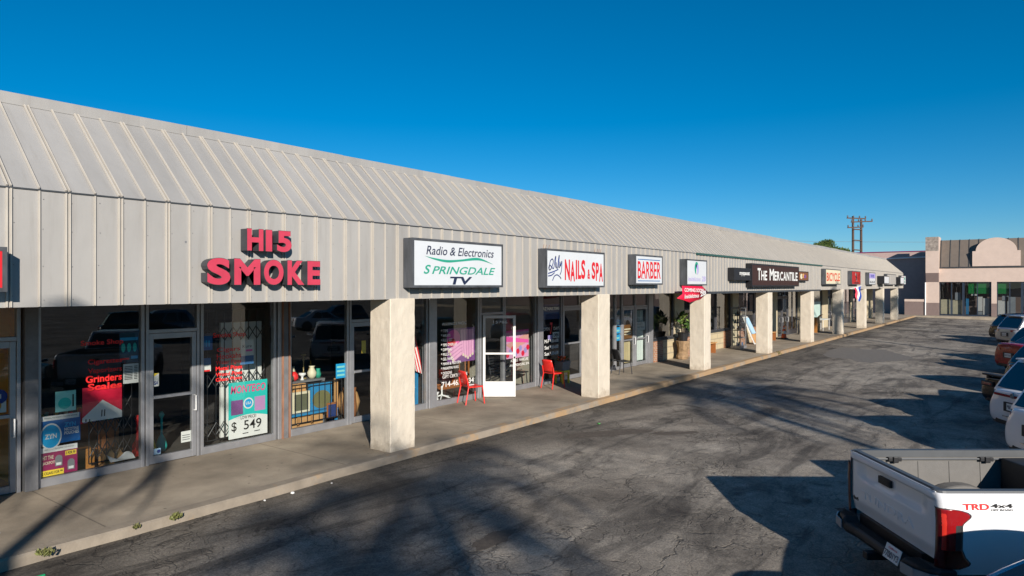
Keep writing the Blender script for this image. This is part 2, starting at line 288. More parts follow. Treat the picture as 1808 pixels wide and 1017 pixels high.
def wloc(o):
    v = Vector((0, 0, 0))
    while o: v += o.location; o = o.parent
    return v
class MB:
    def __init__(s): s.v = []; s.f = []; s.m = []
    def add(s, vs_, fs, m=0):
        o = len(s.v); s.v += [tuple(p) for p in vs_]
        for f in fs: s.f.append(tuple(i + o for i in f)); s.m.append(m)
        return s
    def box(s, x0, x1, y0, y1, z0, z1, m=0):
        if x0 > x1: x0, x1 = x1, x0
        if y0 > y1: y0, y1 = y1, y0
        if z0 > z1: z0, z1 = z1, z0
        return s.add([(x0, y0, z0), (x1, y0, z0), (x1, y1, z0), (x0, y1, z0), (x0, y0, z1), (x1, y0, z1), (x1, y1, z1), (x0, y1, z1)],
              [(0, 3, 2, 1), (4, 5, 6, 7), (0, 1, 5, 4), (1, 2, 6, 5), (2, 3, 7, 6), (3, 0, 4, 7)], m)
    def quad(s, a, b, c, d, m=0): return s.add([a, b, c, d], [(0, 1, 2, 3)], m)
    def poly(s, pts, m=0): return s.add(pts, [tuple(range(len(pts)))], m)
    def prism(s, pts, d, m=0):           # pts: planar loop of 3d points, d: extrusion vector
        n = len(pts); d = Vector(d); q = [Vector(p) for p in pts]
        vs_ = q + [p + d for p in q]
        fs = [tuple(range(n - 1, -1, -1)), tuple(range(n, 2 * n))] + [(i, (i + 1) % n, n + (i + 1) % n, n + i) for i in range(n)]
        return s.add(vs_, fs, m)
    def tube(s, path, r, n=8, m=0, cap=True):
        P = [Vector(p) for p in path]; rr = r if isinstance(r, (list, tuple)) else [r] * len(P)
        rings = []; up = None
        for i, p in enumerate(P):
            d = (P[min(i + 1, len(P) - 1)] - P[max(i - 1, 0)]).normalized()
            if up is None: up = Vector((0, 0, 1)) if abs(d.z) < 0.9 else Vector((1, 0, 0))
            x = d.cross(up).normalized(); y = x.cross(d).normalized(); up = y
            rings.append([p + (x * math.cos(t * 2 * math.pi / n) + y * math.sin(t * 2 * math.pi / n)) * rr[i] for t in range(n)])
        vs_ = [q for g in rings for q in g]; fs = []
        for i in range(len(P) - 1):
            for t in range(n):
                a_, b_ = i * n + t, i * n + (t + 1) % n
                fs.append((a_, b_, b_ + n, a_ + n))
        if cap: fs += [tuple(range(n - 1, -1, -1)), tuple(range((len(P) - 1) * n, len(P) * n))]
        return s.add(vs_, fs, m)
    def lathe(s, prof, c=(0, 0, 0), n=16, m=0, axis='z'):
        vs_ = []; fs = []
        for (r, h) in prof:
            for t in range(n):
                ca, sa = math.cos(2 * math.pi * t / n) * r, math.sin(2 * math.pi * t / n) * r
                p = (ca, sa, h) if axis == 'z' else ((ca, h, sa) if axis == 'y' else (h, ca, sa))
                vs_.append((c[0] + p[0], c[1] + p[1], c[2] + p[2]))
        for i in range(len(prof) - 1):
            for t in range(n):
                a_, b_ = i * n + t, i * n + (t + 1) % n
                fs.append((a_, b_, b_ + n, a_ + n))
        fs += [tuple(range(n - 1, -1, -1)), tuple(range((len(prof) - 1) * n, len(prof) * n))]
        return s.add(vs_, fs, m)
    def disc(s, o, ux, uz, rx, rz, m=0, n=24):
        o, ux, uz = Vector(o), Vector(ux), Vector(uz)
        return s.poly([o + ux * math.cos(2 * math.pi * i / n) * rx + uz * math.sin(2 * math.pi * i / n) * rz for i in range(n)], m)
    def text(s, t, o, ux, uy, w, h, m=0, bold=0.0, shear=0.0, depth=None, mside=None):
        v, f = text_geo(t, bold, shear); o, ux, uy = Vector(o), Vector(ux), Vector(uy)
        pts = [o + ux * (p[0] * w) + uy * (p[1] * h) for p in v]
        s.add(pts, f, m)
        if depth:
            d = ux.cross(uy).normalized() * depth
            ed = {}
            for q in f:
                for i in range(len(q)):
                    a_, b_ = q[i], q[(i + 1) % len(q)]
                    if (b_, a_) in ed: del ed[(b_, a_)]
                    else: ed[(a_, b_)] = 1
            # joins doubled outline points so inner edges vanish
            for (a_, b_) in ed:
                s.quad(pts[a_], pts[a_] - d, pts[b_] - d, pts[b_], mside if mside is not None else m)
        return s
    def wall_text(s, t, x, z, y, w, h, m=0, **k):     # faces -y
        return s.text(t, (x, y, z), (1, 0, 0), (0, 0, 1), w, h, m, **k)
    def build(s, name, mats, parent=None, local=False, origin=None, smooth=False, bevel=0, seg=2, sub=0):
        me = bpy.data.meshes.new(name)
        off = Vector((0, 0, 0))
        if not local:
            if parent: off = wloc(parent)
            if origin is not None: off = Vector(origin)
        me.from_pydata([tuple(Vector(p) - off) for p in s.v], [], s.f)
        for m in (mats if isinstance(mats, (list, tuple)) else [mats]): me.materials.append(M[m] if isinstance(m, str) else m)
        me.polygons.foreach_set('material_index', s.m)
        if smooth: me.polygons.foreach_set('use_smooth', [True] * len(s.f))
        me.update()
        o = bpy.data.objects.new(name, me); C.objects.link(o)
        if parent: o.parent = parent
        elif origin is not None: o.location = origin
        if bevel:
            b = o.modifiers.new('bevel', 'BEVEL'); b.width = bevel; b.segments = seg; b.limit_method = 'ANGLE'; b.angle_limit = R(40)
        if sub:
            b = o.modifiers.new('sub', 'SUBSURF'); b.levels = sub; b.render_levels = sub
        return o
def tag(o, label, cat, group=None):
    o['label'] = label; o['category'] = cat
    if group: o['group'] = group
    return o
def thing(name, label, cat, loc=(0, 0, 0), rz=0, group=None):
    o = bpy.data.objects.new(name, None); C.objects.link(o); o.location = loc; o.rotation_euler = (0, 0, rz); o.empty_display_size = 0.2
    return tag(o, label, cat, group)
def struct(o): o['kind'] = 'structure'; return o
def copy_tree(o, parent=None):
    c = o.copy(); C.objects.link(c)
    if parent: c.parent = parent
    for ch in list(o.children): copy_tree(ch, c)
    return c
def relabel(o, label, group=None):
    o['label'] = label
    if group: o['group'] = group
    return o
# ================================================================== ground
LOW = -0.33
def gz(y): return -0.135 if y >= 8.95 else (LOW if y <= 0.5 else LOW + (y - 0.5) / 8.45 * 0.195)
g = MB()
ys = [-700, -60, -20, 0.5, 3, 6, 8.95, 30, 700]; xs = [-700, -60, -10, 20, 60, 120, 900]
vs_ = [(x, y, gz(y)) for y in ys for x in xs]; n = len(xs)
g.add(vs_, [(j * n + i, j * n + i + 1, (j + 1) * n + i + 1, (j + 1) * n + i) for j in range(len(ys) - 1) for i in range(n - 1)])
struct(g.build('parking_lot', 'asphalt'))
YF, YS, ZT = 9.15, 11.70, 2.75         # fascia plane, shop front plane, underside of the canopy
k = MB()
prof = [(8.94, -0.2), (8.95, -0.02), (8.975, 0.0), (9.14, 0.002), (9.14, -0.2)]
nx = 160; vs_ = []
for i in range(nx + 1):
    x = -30 + i * (108.3 / nx); j = rnd.uniform(-0.018, 0.018); jz = rnd.uniform(-0.014, 0.004)
    vs_ += [(x, y + (j if q < 3 else 0), z + (jz if q in (1, 2) else 0)) for q, (y, z) in enumerate(prof)]
k.add(vs_, [(i * 5 + q, (i + 1) * 5 + q, (i + 1) * 5 + q + 1, i * 5 + q + 1) for i in range(nx) for q in range(4)])
struct(k.build('kerb', 'kerb'))
w = MB(); w.box(-30, 84, 9.14, YS + 0.06, -0.25, 0.0)
w.box(72.4, 84, YS + 0.06, 22, -0.25, 0.0)
struct(w.build('walkway', 'concrete'))
w = MB(); w.box(78.3, 80.3, -60, 9.14, -0.4, -0.004)
struct(w.build('far_walkway', 'concrete'))

# sealed patches, worn iron cover and stains on the lot
def blob(name, cx, cy, rx, ry, material, seed, dz=0.004, rot=0.0):
    rr = random.Random(seed); b = MB(); pts = []
    for i in range(40):
        t = 2 * math.pi * i / 40; q = 1 + 0.16 * math.sin(2 * t + seed) + 0.1 * math.sin(5 * t + seed * 2) + rr.uniform(-0.05, 0.05)
        x, y = rx * q * math.cos(t), ry * q * math.sin(t)
        X = cx + x * math.cos(rot) - y * math.sin(rot); Y = cy + x * math.sin(rot) + y * math.cos(rot)
        pts.append((X, Y, gz(Y) + dz))
    b.add(pts + [(cx, cy, gz(cy) + dz)], [(i, (i + 1) % 40, 40) for i in range(40)])
    return struct(b.build(name, material))
M['patch'] = mat('patch_tar', (0.165, 0.148, 0.128), 0.9, var=0.3, scale=9, bump=0.6, bscale=70)
M['patch_brown'] = mat('patch_fill', (0.10, 0.08, 0.062), 0.95, var=0.4, scale=14, bump=0.8, bscale=60)
blob('asphalt_patch', 6.75, 5.4, 0.34, 0.17, 'patch_brown', 1)
blob('asphalt_patch', 12.9, 7.2, 0.95, 0.28, 'patch_brown', 2, rot=-0.5)
blob('asphalt_patch', 13.95, 6.1, 0.55, 0.13, 'patch_brown', 3, rot=-0.6)
blob('asphalt_patch', 35.0, 6.0, 3.6, 1.5, 'patch', 5, rot=0.1)

# ================================================================== strip mall
mall = thing('shop_row', 'long single storey row of shops with grey ribbed metal canopy and stucco columns', 'building', (0, YF, 0))
X0, X1 = -22.0, 71.6
EAVE, RZ, RY = 4.11, 5.37, 10.53
f = MB(); f.box(X0, X1, YF, YF + 0.06, ZT, EAVE)
# panel seams: single rib, then a pair
SP = 0.2963; i0 = int((X0 - 2.707) / SP)
b = MB(); r = MB()
def rib_f(x, w_): b.box(x - w_ / 2, x + w_ / 2, YF - 0.022, YF + 0.004, ZT + 0.004, EAVE - 0.012)
rd = Vector((0, RY - YF, RZ - EAVE)).normalized(); rn = Vector((0, -rd.z, rd.y))
def rib_r(x, w_):
    p0 = Vector((x, YF - 0.005, EAVE + 0.008)); p1 = p0 + rd * ((RY - YF) / rd.y - 0.03)
    q = [p0 + Vector((-w_ / 2, 0, 0)), p0 + Vector((w_ / 2, 0, 0)), p1 + Vector((w_ / 2, 0, 0)), p1 + Vector((-w_ / 2, 0, 0))]
    r.prism(q, rn * 0.022)
i = i0
while True:
    x = 2.707 + SP * i
    if x > X1 - 0.05: break
    if i % 2 == 0:
        for dx in (-0.02, 0.02): rib_f(x + dx, 0.017); rib_r(x + dx, 0.017)
    else: rib_f(x, 0.016); rib_r(x, 0.016)
    i += 1
# small screws on the panel seams
sc = MB()
for i in range(i0, i0 + 170):
    x = 2.707 + SP * i
    if x < 1.5 or x > 14: continue
    for z in (2.85, 3.25, 3.68, 4.02):
        xx = x + 0.05 + rnd.uniform(-0.012, 0.012); zz = z + rnd.uniform(-0.04, 0.04)
        sc.box(xx - 0.004, xx + 0.004, YF - 0.006, YF + 0.001, zz - 0.004, zz + 0.004)
sc.box(4.72, 4.745, YF - 0.004, YF + 0.001, 3.58, 3.605)
fo = f.build('fascia_panel', 'fascia', mall); b.build('fascia_ribs', 'batten', fo); sc.build('fascia_screws', 'pier_grey', fo)
q = MB(); q.quad((X0, YF - 0.005, EAVE), (X1, YF - 0.005, EAVE), (X1, RY, RZ), (X0, RY, RZ))
q.quad((X1, YF, EAVE), (X1, RY, RZ), (X1, RY, EAVE), (X1, RY, EAVE))
ro = q.build('mansard_roof', 'roof', mall); r.build('roof_ribs', 'batten', ro)
q = MB(); q.box(X0, X1, YF - 0.012, YF + 0.02, EAVE - 0.012, EAVE + 0.006)
q.build('eave_joint', 'dark_trim', mall)
q = MB()
x = X0
while x < X1 - 0.1:                       # coping in lengths, each sitting a touch differently
    x2 = min(x + 3.05, X1); j = rnd.uniform(-0.014, 0.014)
    q.prism([(x, RY - 0.03, RZ - 0.02 + j), (x, RY - 0.035, RZ + 0.13 + j), (x, RY + 0.30, RZ + 0.15 + j), (x, RY + 0.30, RZ - 0.02 + j)], (x2 - x - 0.006, 0, 0))
    x = x2
q.build('ridge_cap', 'roof', mall)
q = MB(); q.quad((X0, RY + 0.3, RZ + 0.05), (X1, RY + 0.3, RZ + 0.05), (X1, 24, RZ - 0.4), (X0, 24, RZ - 0.4)); q.build('flat_roof', 'soffit', mall)
q = MB(); q.box(X0, X1, YF + 0.06, YS + 5.4, ZT + 0.012, ZT + 0.06); q.build('soffit', 'soffit', mall)
q = MB(); q.box(X0, X1 + 0.2, 17.0, 17.15, 0, 5.0); q.box(X1 - 0.0, X1 + 0.2, YS, 17.0, 0, ZT + 0.01); q.box(X1, X1 + 0.2, YF + 0.06, 17, ZT + 0.07, EAVE)
q.build('end_wall', 'cream_stucco', mall)
# green flashing over part of the roof edge and dark flashing under the canopy there
q = MB(); q.box(22.6, 40.6, YF - 0.05, YF - 0.013, EAVE - 0.05, EAVE + 0.02); q.build('eave_flashing', 'green_trim', mall)
q = MB(); q.box(22.9, 40.2, YF - 0.05, YF - 0.002, ZT - 0.05, ZT + 0.03); q.build('canopy_flashing', 'dark_trim', mall)
uneven = bpy.data.textures.new('uneven', 'CLOUDS'); uneven.noise_scale = .22; uneven.noise_depth = 3
for i in range(-3, 9):
    x = 8.44 + 7.43 * i
    q = MB(); q.box(x, x + 0.62, 9.115, 9.66, -0.02, ZT + 0.012)
    for v_i in range(len(q.v)): pass
    co = q.build('column', 'stucco', mall, bevel=0.014, seg=1)
    sb = co.modifiers.new('fine', 'SUBSURF'); sb.subdivision_type = 'SIMPLE'; sb.levels = sb.render_levels = 5
    dp = co.modifiers.new('uneven', 'DISPLACE'); dp.texture = uneven; dp.strength = .022; dp.texture_coords = 'GLOBAL'

FR0, FR1 = YS - 0.045, YS + 0.055
def window(x0, x1, z0=0.1, z1=ZT, fw=0.05, mulls=(), trans=None, frame='alu', glass='glass', name='window', sill=None):
    q = MB()
    zb = z0 + (sill if sill else fw)
    q.box(x0, x0 + fw, FR0, FR1, z0, z1); q.box(x1 - fw, x1, FR0, FR1, z0, z1)
    q.box(x0 + fw, x1 - fw, FR0 + 0.003, FR1, z0, zb); q.box(x0 + fw, x1 - fw, FR0 + 0.003, FR1, z1 - fw, z1)
    for mx in mulls: q.box(mx - 0.02, mx + 0.02, FR0 + 0.003, FR1, zb, z1 - fw)
    if trans: q.box(x0 + fw, x1 - fw, FR0 + 0.005, FR1, trans - 0.025, trans + 0.025)
    wdw = q.build(name, frame, mall, bevel=0.004, seg=1)
    p = MB(); p.quad((x0 + fw * .5, YS, zb), (x1 - fw * .5, YS, zb), (x1 - fw * .5, YS, z1 - fw * .5), (x0 + fw * .5, YS, z1 - fw * .5))
    p.build('pane', glass, wdw)
    return wdw
def door(x0, x1, z1=2.2, top=ZT, frame='alu', glass='glass', midrail=1.1, kick=0.14, handle=1, stile=0.075, posts=True):
    q = MB()
    if posts: q.box(x0, x0 + 0.05, FR0, FR1, 0, top); q.box(x1 - 0.05, x1, FR0, FR1, 0, top)
    q.box(x0 + .05, x1 - .05, FR0 + .004, FR1, z1, z1 + 0.06); q.box(x0 + .05, x1 - .05, FR0 + .004, FR1, top - 0.05, top)
    d0, d1 = x0 + 0.056, x1 - 0.056
    q.box(d0, d0 + stile, FR0 + .015, FR1 - .01, 0.012, z1 - .006); q.box(d1 - stile, d1, FR0 + .015, FR1 - .01, 0.012, z1 - .006)
    q.box(d0 + stile, d1 - stile, FR0 + .017, FR1 - .01, 0.012, kick); q.box(d0 + stile, d1 - stile, FR0 + .017, FR1 - .01, z1 - .10, z1 - .006)
    if midrail: q.box(d0 + stile, d1 - stile, FR0 + .012, FR1 - .01, midrail - .025, midrail + .025)
    dr = q.build('door', frame, mall, bevel=0.004, seg=1)
    p = MB(); p.quad((d0 + stile, YS, kick), (d1 - stile, YS, kick), (d1 - stile, YS, z1 - .1), (d0 + stile, YS, z1 - .1))
    p.quad((x0 + .05, YS, z1 + .06), (x1 - .05, YS, z1 + .06), (x1 - .05, YS, top - .05), (x0 + .05, YS, top - .05))
    p.build('pane', glass, dr)
    hx = d1 - stile * .5 if handle > 0 else d0 + stile * .5
    h = MB(); h.tube([(hx, FR0 + .01, .82), (hx, FR0 - .05, .82), (hx, FR0 - .05, 1.08), (hx, FR0 + .01, 1.08)], .011, 8); h.build('handle', 'white', dr)
    return dr
def pier(x0, x1, m='alu', y0=FR0 - 0.02, z0=0, z1=ZT, name='pier', y1=None):
    q = MB(); q.box(x0, x1, y0, y1 if y1 else FR1 + 0.12, z0, z1); return q.build(name, m, mall, bevel=0.006, seg=1)
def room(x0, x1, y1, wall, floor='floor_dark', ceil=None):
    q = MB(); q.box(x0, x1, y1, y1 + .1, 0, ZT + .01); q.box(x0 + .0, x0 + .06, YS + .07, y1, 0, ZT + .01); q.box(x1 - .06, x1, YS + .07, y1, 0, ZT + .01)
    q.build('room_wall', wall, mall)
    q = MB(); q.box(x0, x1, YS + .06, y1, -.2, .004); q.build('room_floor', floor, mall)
def letters(w_, name='lettering'): pass

# rooms behind the glass
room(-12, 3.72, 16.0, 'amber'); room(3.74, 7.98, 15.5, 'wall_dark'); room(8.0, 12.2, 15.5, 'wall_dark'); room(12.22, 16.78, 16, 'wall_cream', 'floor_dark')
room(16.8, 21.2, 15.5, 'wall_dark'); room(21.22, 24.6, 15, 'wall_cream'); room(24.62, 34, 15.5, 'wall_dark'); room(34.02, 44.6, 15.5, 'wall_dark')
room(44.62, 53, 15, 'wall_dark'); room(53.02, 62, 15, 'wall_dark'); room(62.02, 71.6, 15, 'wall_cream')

# --- shop left of the smoke shop
q = MB(); q.box(-6, 3.66, 12.3, 12.34, .9, 2.7); q.build('amber_glow_panel', 'amber', mall)  # added panel standing in for the lamplit amber inside this shop
door(1.7, 2.62, midrail=1.12); d0 = door(2.62, 3.6, midrail=1.12, kick=.12)
window(-3.0, 1.68); window(-8, -3.05)
pier(-12, -8.05, 'pier_grey')
pier(3.63, 3.80, 'pier_grey', name='pier', y0=FR0 - .07)
# --- smoke shop
sw = window(3.80, 5.34, 0.0, sill=.13, fw=.055)
door(5.36, 6.28, 2.2, midrail=1.12)
sw2 = window(6.30, 7.82, 0.0, sill=.13, fw=.055)
pier(7.84, 7.92, 'alu', y0=FR0 - .03); 
q = MB(); q.box(7.92, 7.955, FR0 - .05, FR1, 0, ZT); q.box(8.075, 8.105, FR0 - .05, FR1, 0, ZT); q.build('rusty_pier_edge', 'rust', mall)
pier(7.957, 8.073, 'pier_grey', y0=FR0 - .03); 
# --- second hand shop
aw = window(8.11, 9.60, 0.0, sill=.14, fw=.05)
door(9.62, 10.62, 2.2, midrail=1.12)
window(10.64, 12.02, 0.0, sill=.14)
pier(12.03, 12.27, 'alu', y0=FR0 - .04)
# --- nail salon
nw = window(12.28, 13.98, 0.0, sill=.14, fw=.06)
q = MB(); q.box(14.0, 14.07, FR0, FR1, 0, ZT); q.box(15.0, 15.07, FR0, FR1, 0, ZT); q.box(14.07, 15.0, FR0 + .004, FR1, 2.2, 2.27); q.box(14.07, 15.0, FR0 + .004, FR1, ZT - .05, ZT)
df = q.build('door_frame', 'alu', mall, bevel=.004, seg=1)
p = MB(); p.quad((14.07, YS, 2.27), (15.0, YS, 2.27), (15.0, YS, ZT - .05), (14.07, YS, ZT - .05)); p.build('pane', 'glass', df)
nw2 = window(15.08, 16.62, 0.0, sill=.14, fw=.05)
pier(16.63, 16.90, 'alu', y0=FR0 - .06)
# open white door leaf, swung out over the walkway
def leaf_box(q, a0, a1, z0, z1, t=.022, m=0):
    o = Vector((14.12, 11.66, 0)); u = RT
    n_ = Vector((u.y, -u.x, 0)) * -1
    P = [o + u * a0 - n_ * t, o + u * a1 - n_ * t, o + u * a1 + n_ * t, o + u * a0 + n_ * t]
    q.prism([(p.x, p.y, z0) for p in P], (0, 0, z1 - z0), m)
q = MB(); W_ = .88
leaf_box(q, 0, .07, .02, 2.2); leaf_box(q, W_ - .07, W_, .02, 2.2); leaf_box(q, .07, W_ - .07, .02, .43, .02); leaf_box(q, .07, W_ - .07, 2.12, 2.2, .02); leaf_box(q, .07, W_ - .07, 1.15, 1.2, .026)
M['door_white'] = mat('white_door_paint', (0.66, 0.65, 0.62), 0.45, var=.10, scale=7)
od = q.build('open_door', 'door_white', mall, bevel=.004, seg=1)
p = MB(); o_ = Vector((14.12, 11.66, 0)); A = o_ + RT * .07; B = o_ + RT * (W_ - .07)
p.quad((A.x, A.y, .43), (B.x, B.y, .43), (B.x, B.y, 2.12), (A.x, A.y, 2.12)); p.build('pane', 'glass', od)
p = MB(); P0 = o_ + RT * .28 - Vector((RT.y, -RT.x, 0)) * 0.0 - FW * .01
p.text('15786', (P0.x, P0.y, 1.98), RT, (0, 0, 1), .38, .075, bold=.01); p.build('lettering', 'paper', od)
h = MB(); 
for zz in (1.0,): 
    c0 = o_ + RT * (W_ - .03) - FW * .03
    h.tube([(c0.x, c0.y, 1.05), (c0.x, c0.y, 1.1)], .02, 8); 
h.build('lock', 'black', od)
# --- shop with OPEN 7 DAYS
ow = window(16.92, 18.02, 0.0, sill=.14, fw=.045)
door(18.06, 19.3, 2.3, midrail=1.15, frame='alu'); pier(19.32, 19.8, 'pier_grey'); window(19.82, 21.5, 0.0, sill=.14)
# --- tan and white doors
window(21.52, 22.0, 0.0, sill=.1)
door(22.02, 23.02, 2.2, midrail=1.0); door(23.04, 24.1, 2.2, midrail=1.0); pier(24.12, 24.5, 'alu', y0=FR0 - .02)
q = MB()
for xa, xb, mi in ((22.15, 22.9, 0), (23.17, 23.97, 1)):      # curtains behind the doors
    n_ = 24; vv = []
    for i in range(n_ + 1):
        x = xa + (xb - xa) * i / n_; y = YS + .10 + .03 * math.sin(i * 1.9) + .012 * math.sin(i * 4.1)
        vv += [(x, y, .16), (x, y, 2.05 if mi else 1.0)]
    q.add(vv, [(2 * i, 2 * i + 2, 2 * i + 3, 2 * i + 1) for i in range(n_)], mi)
q.build('curtain', ['tan_curtain', 'curtain'], mall)
# --- barber with brick and block front
def low_front(xa, xb, bricks, z1=.82):
    q = MB(); q.box(xa, xb, FR0 - .01, FR1 + .1, 0, z1); q.box(xa, xb, FR0 - .06, FR1 + .1, z1 + .001, z1 + .06)
    q.m = [0] * 6 + [1] * 6; q.build('low_wall', ['block', 'dark_trim'], mall)
    for (a_, b_, dd) in bricks:
        q = MB(); q.box(a_, b_, FR0 - dd, FR0 - .012, 0, z1 - .01); q.build('brick_pier', 'brick', mall)
low_front(24.52, 33.2, [(24.52, 25.3, .06), (26.75, 28.1, .22), (32.2, 33.1, .12)])
window(24.52, 26.45, .89, frame='alu_dark'); pier(26.47, 27.45, 'cream_stucco', z0=.885, y0=FR0 - .04); window(27.47, 29.4, .89, frame='alu_dark'); window(29.42, 31.3, .89, frame='alu_dark')
window(31.32, 33.2, .89, frame='alu_dark')
pier(33.22, 34.1, 'cream_stucco', y0=FR0 - .1)
low_front(34.12, 39.6, [(34.12, 35.2, .08), (36.4, 38.0, .35)])
window(34.12, 36.9, .89, frame='alu_dark', mulls=(35.5,)); window(36.92, 39.6, .89, frame='alu_dark')
pier(39.62, 40.9, 'cream_stucco', y0=FR0 - .05)
door(40.92, 42.1, 2.3, frame='alu_dark'); door(42.12, 43.3, 2.3, frame='alu_dark'); window(43.32, 45.4, 0, sill=.3, frame='alu_dark', mulls=(44.3,)); pier(45.42, 46.3, 'cream_stucco', y0=FR0 - .05)
window(46.32, 49.2, 0, sill=.3, frame='alu_dark', mulls=(47.7,)); window(49.22, 51.8, 0, sill=.3, frame='alu_dark'); pier(51.82, 53.4, 'cream_stucco', y0=FR0 - .05)
door(53.42, 54.6, 2.3, frame='alu_dark'); window(54.62, 57.6, 0, sill=.3, frame='alu_dark', mulls=(56,)); pier(57.62, 58.6, 'cream_stucco')
window(58.62, 61.4, 0, sill=.3, frame='alu_dark', mulls=(60,)); pier(61.42, 62.5, 'cream_stucco'); door(62.52, 63.8, 2.3, frame='alu_dark'); window(63.82, 67, 0, sill=.3, frame='alu_dark', mulls=(65.4,)); pier(67.02, 71.59, 'cream_stucco')

# window lettering of the smoke shop and salon
def lettering(parent, items, mats):
    q = MB()
    for (t, x, z, w_, h_, mi, *bd) in items: q.wall_text(t, x, z, YS - .004, w_, h_, mi, bold=bd[0] if bd else .012)
    return q.build('lettering', mats, parent)
lettering(sw, [('Smoke Shop', 4.40, 2.04, .62, .10, 0), ('Cigarettes', 4.50, 1.74, .50, .10, 0), ('Vaporizers', 4.50, 1.60, .50, .10, 0), ('Grinders', 4.47, 1.475, .53, .115, 0, .025), ('Scales', 4.50, 1.35, .5, .11, 0, .025)], ['hot_red'])
lettering(sw2, [('Smoke Shop', 6.55, 2.03, .64, .11, 0), ('Cigars', 6.62, 1.77, .46, .10, 0), ('Hookahs', 6.62, 1.66, .48, .10, 0), ('Water Pipes', 6.6, 1.55, .50, .09, 0), ('Metal Pipes', 6.6, 1.43, .52, .10, 0, .02), ('Wood Pipes', 6.6, 1.33, .52, .09, 0, .02), ('Glass Pipes', 6.6, 1.24, .52, .085, 0, .02)], ['hot_red'])
lettering(nw, [('WAXING & FACIAL', 12.56, 1.99, .95, .07, 0)] + [('* ' + t, 12.53, 1.82 - i * .118, w_, .075, 0) for i, (t, w_) in enumerate([('TIPS', .25), ('WRAPS', .34), ('FULL SET', .42), ('TIPS OVERLAY', .6), ('DIPPING', .4), ('FILLS', .28), ('GEL NAILS', .46), ('MANI & PEDI SPA', .75), ('PARAFFIN WAX', .66), ('DESIGNS', .4)])] +
          [('GIFT CERTIFICATE', 12.58, .66, .95, .08, 0), ('714-463-0234', 12.55, .44, 1.24, .14, 0, .02)], ['paper'])
q = MB(); q.wall_text('OPEN', 17.03, 1.62, YS - .004, .34, .1, 0); q.wall_text('7', 17.40, 1.5, YS - .004, .14, .36, 1, bold=.03); q.wall_text('DAYS', 17.6, 1.62, YS - .004, .33, .1, 0)
for i, (a_, b_) in enumerate([('M-F', '9:00-6:00'), ('Sat', '9:00-6:00'), ('Sun', '9:00-6:00')]):
    q.wall_text(a_, 17.10, 1.24 - i * .19, YS - .004, .24, .11, 0, bold=.02); q.wall_text(b_, 17.39, 1.24 - i * .19, YS - .004, .48, .11, 0, bold=.02)
q.build('lettering', ['paper', 'ink_red'], ow)
lettering(nw2, [('ACRYLIC  MANICURE', 15.4, .82, .85, .08, 0), ('AND PEDICURE, SPA', 15.35, .68, .95, .08, 0)], ['paper'])
# folding security gate and bars behind the smoke shop glass
def bars(parent, x0, x1, z0, z1, n_, y, name='security_bars', zig=False):
    q = MB()
    for i in range(n_ + 1):
        x = x0 + (x1 - x0) * i / n_; q.tube([(x, y, z0), (x, y, z1)], .009, 5)
    if zig:
        for zc in (z0 + .2, (z0 + z1) / 2 - .1, z1 - .45):
            for i in range(n_):
                xa = x0 + (x1 - x0) * i / n_; xb = x0 + (x1 - x0) * (i + 1) / n_; up = 1 if i % 2 else -1
                q.tube([(xa, y - .012, zc - .12 * up), (xb, y - .012, zc + .12 * up)], .009, 5); q.tube([(xa, y + .012, zc + .12 * up), (xb, y + .012, zc - .12 * up)], .009, 5)
    q.tube([(x0, y, z0), (x1, y, z0)], .012, 5); q.tube([(x0, y, z1), (x1, y, z1)], .014, 5)
    return q.build(name, 'iron', parent)
bars(sw2, 6.40, 7.72, .16, 2.55, 8, YS + .22, 'security_gate', True)
bars(sw, 4.6, 5.25, .16, 1.5, 5, YS + .22, 'security_gate', True)
bars(aw, 8.2, 9.52, .2, .98, 9, YS + .10)
q = MB(); q.box(6.9, 7.75, YS + .35, YS + .4, .15, 2.3); q.build('white_backing_board', 'paper', sw2)

# ================================================================== far building across the lot
FX = 80.3
far = thing('far_store', 'pink stucco store with brown ribbed roof and half round parapet beyond the lot', 'building', (FX, 0, 0))
M['pink_stucco'] = mat('pink_stucco', (0.58, 0.45, 0.375), .9, var=.08, scale=2)
M['mauve'] = mat('mauve_paint', (0.20, 0.145, 0.13), .85, var=.1)
M['mauve_dark'] = mat('dark_mauve_paint', (0.46, 0.33, 0.30), .85, var=.1)
M['brown_roof'] = mat('brown_roof_metal', (0.155, 0.125, 0.10), .5, var=.08)
M['stone'] = mat('rough_stone', (0.33, 0.28, 0.24), .9, var=.5, scale=5, bump=1, bscale=9)
q = MB(); q.box(FX, FX + .3, -40, 7.15, 3.35, 4.74); q.build('fascia_band', 'pink_stucco', far)
q = MB(); q.box(FX + 2.4, FX + 12, -40, 7.2, 0, 7.0); q.build('wall', 'mauve', far)
q = MB(); q.box(FX - .12, FX - .002, -40, 7.1, 4.745, 4.83); q.build('fascia_trim', 'dark_trim', far)
q = MB(); pr = [(FX - .02, 4.835), (FX + .28, 6.15), (FX + .95, 7.55), (FX + 2.3, 7.55), (FX + 2.3, 4.835)]
q.prism([(x, -40, z) for x, z in pr], (0, 47.08, 0)); rf_ = q.build('mansard_roof', 'brown_roof', far)
q = MB(); y = 7.0
while y > -39:
    q.prism([(FX - .06, y, 4.85), (FX + .24, y, 6.16), (FX + .92, y, 7.6), (FX + 1.0, y, 7.55), (FX + .3, y, 6.14), (FX + .0, y, 4.85)], (0, -.05, 0)); y -= .78
q.build('roof_ribs', 'dark_trim', rf_)
q = MB(); pts = [(FX - .14, 4.34, 4.87), (FX - .14, 4.34, 6.33)]
for i in range(25):
    t = math.pi * i / 24; pts.append((FX - .14, 2.45 + 1.62 * math.cos(t), 6.33 + 1.27 * math.sin(t)))
pts += [(FX - .14, .56, 6.33), (FX - .14, .56, 4.87)]
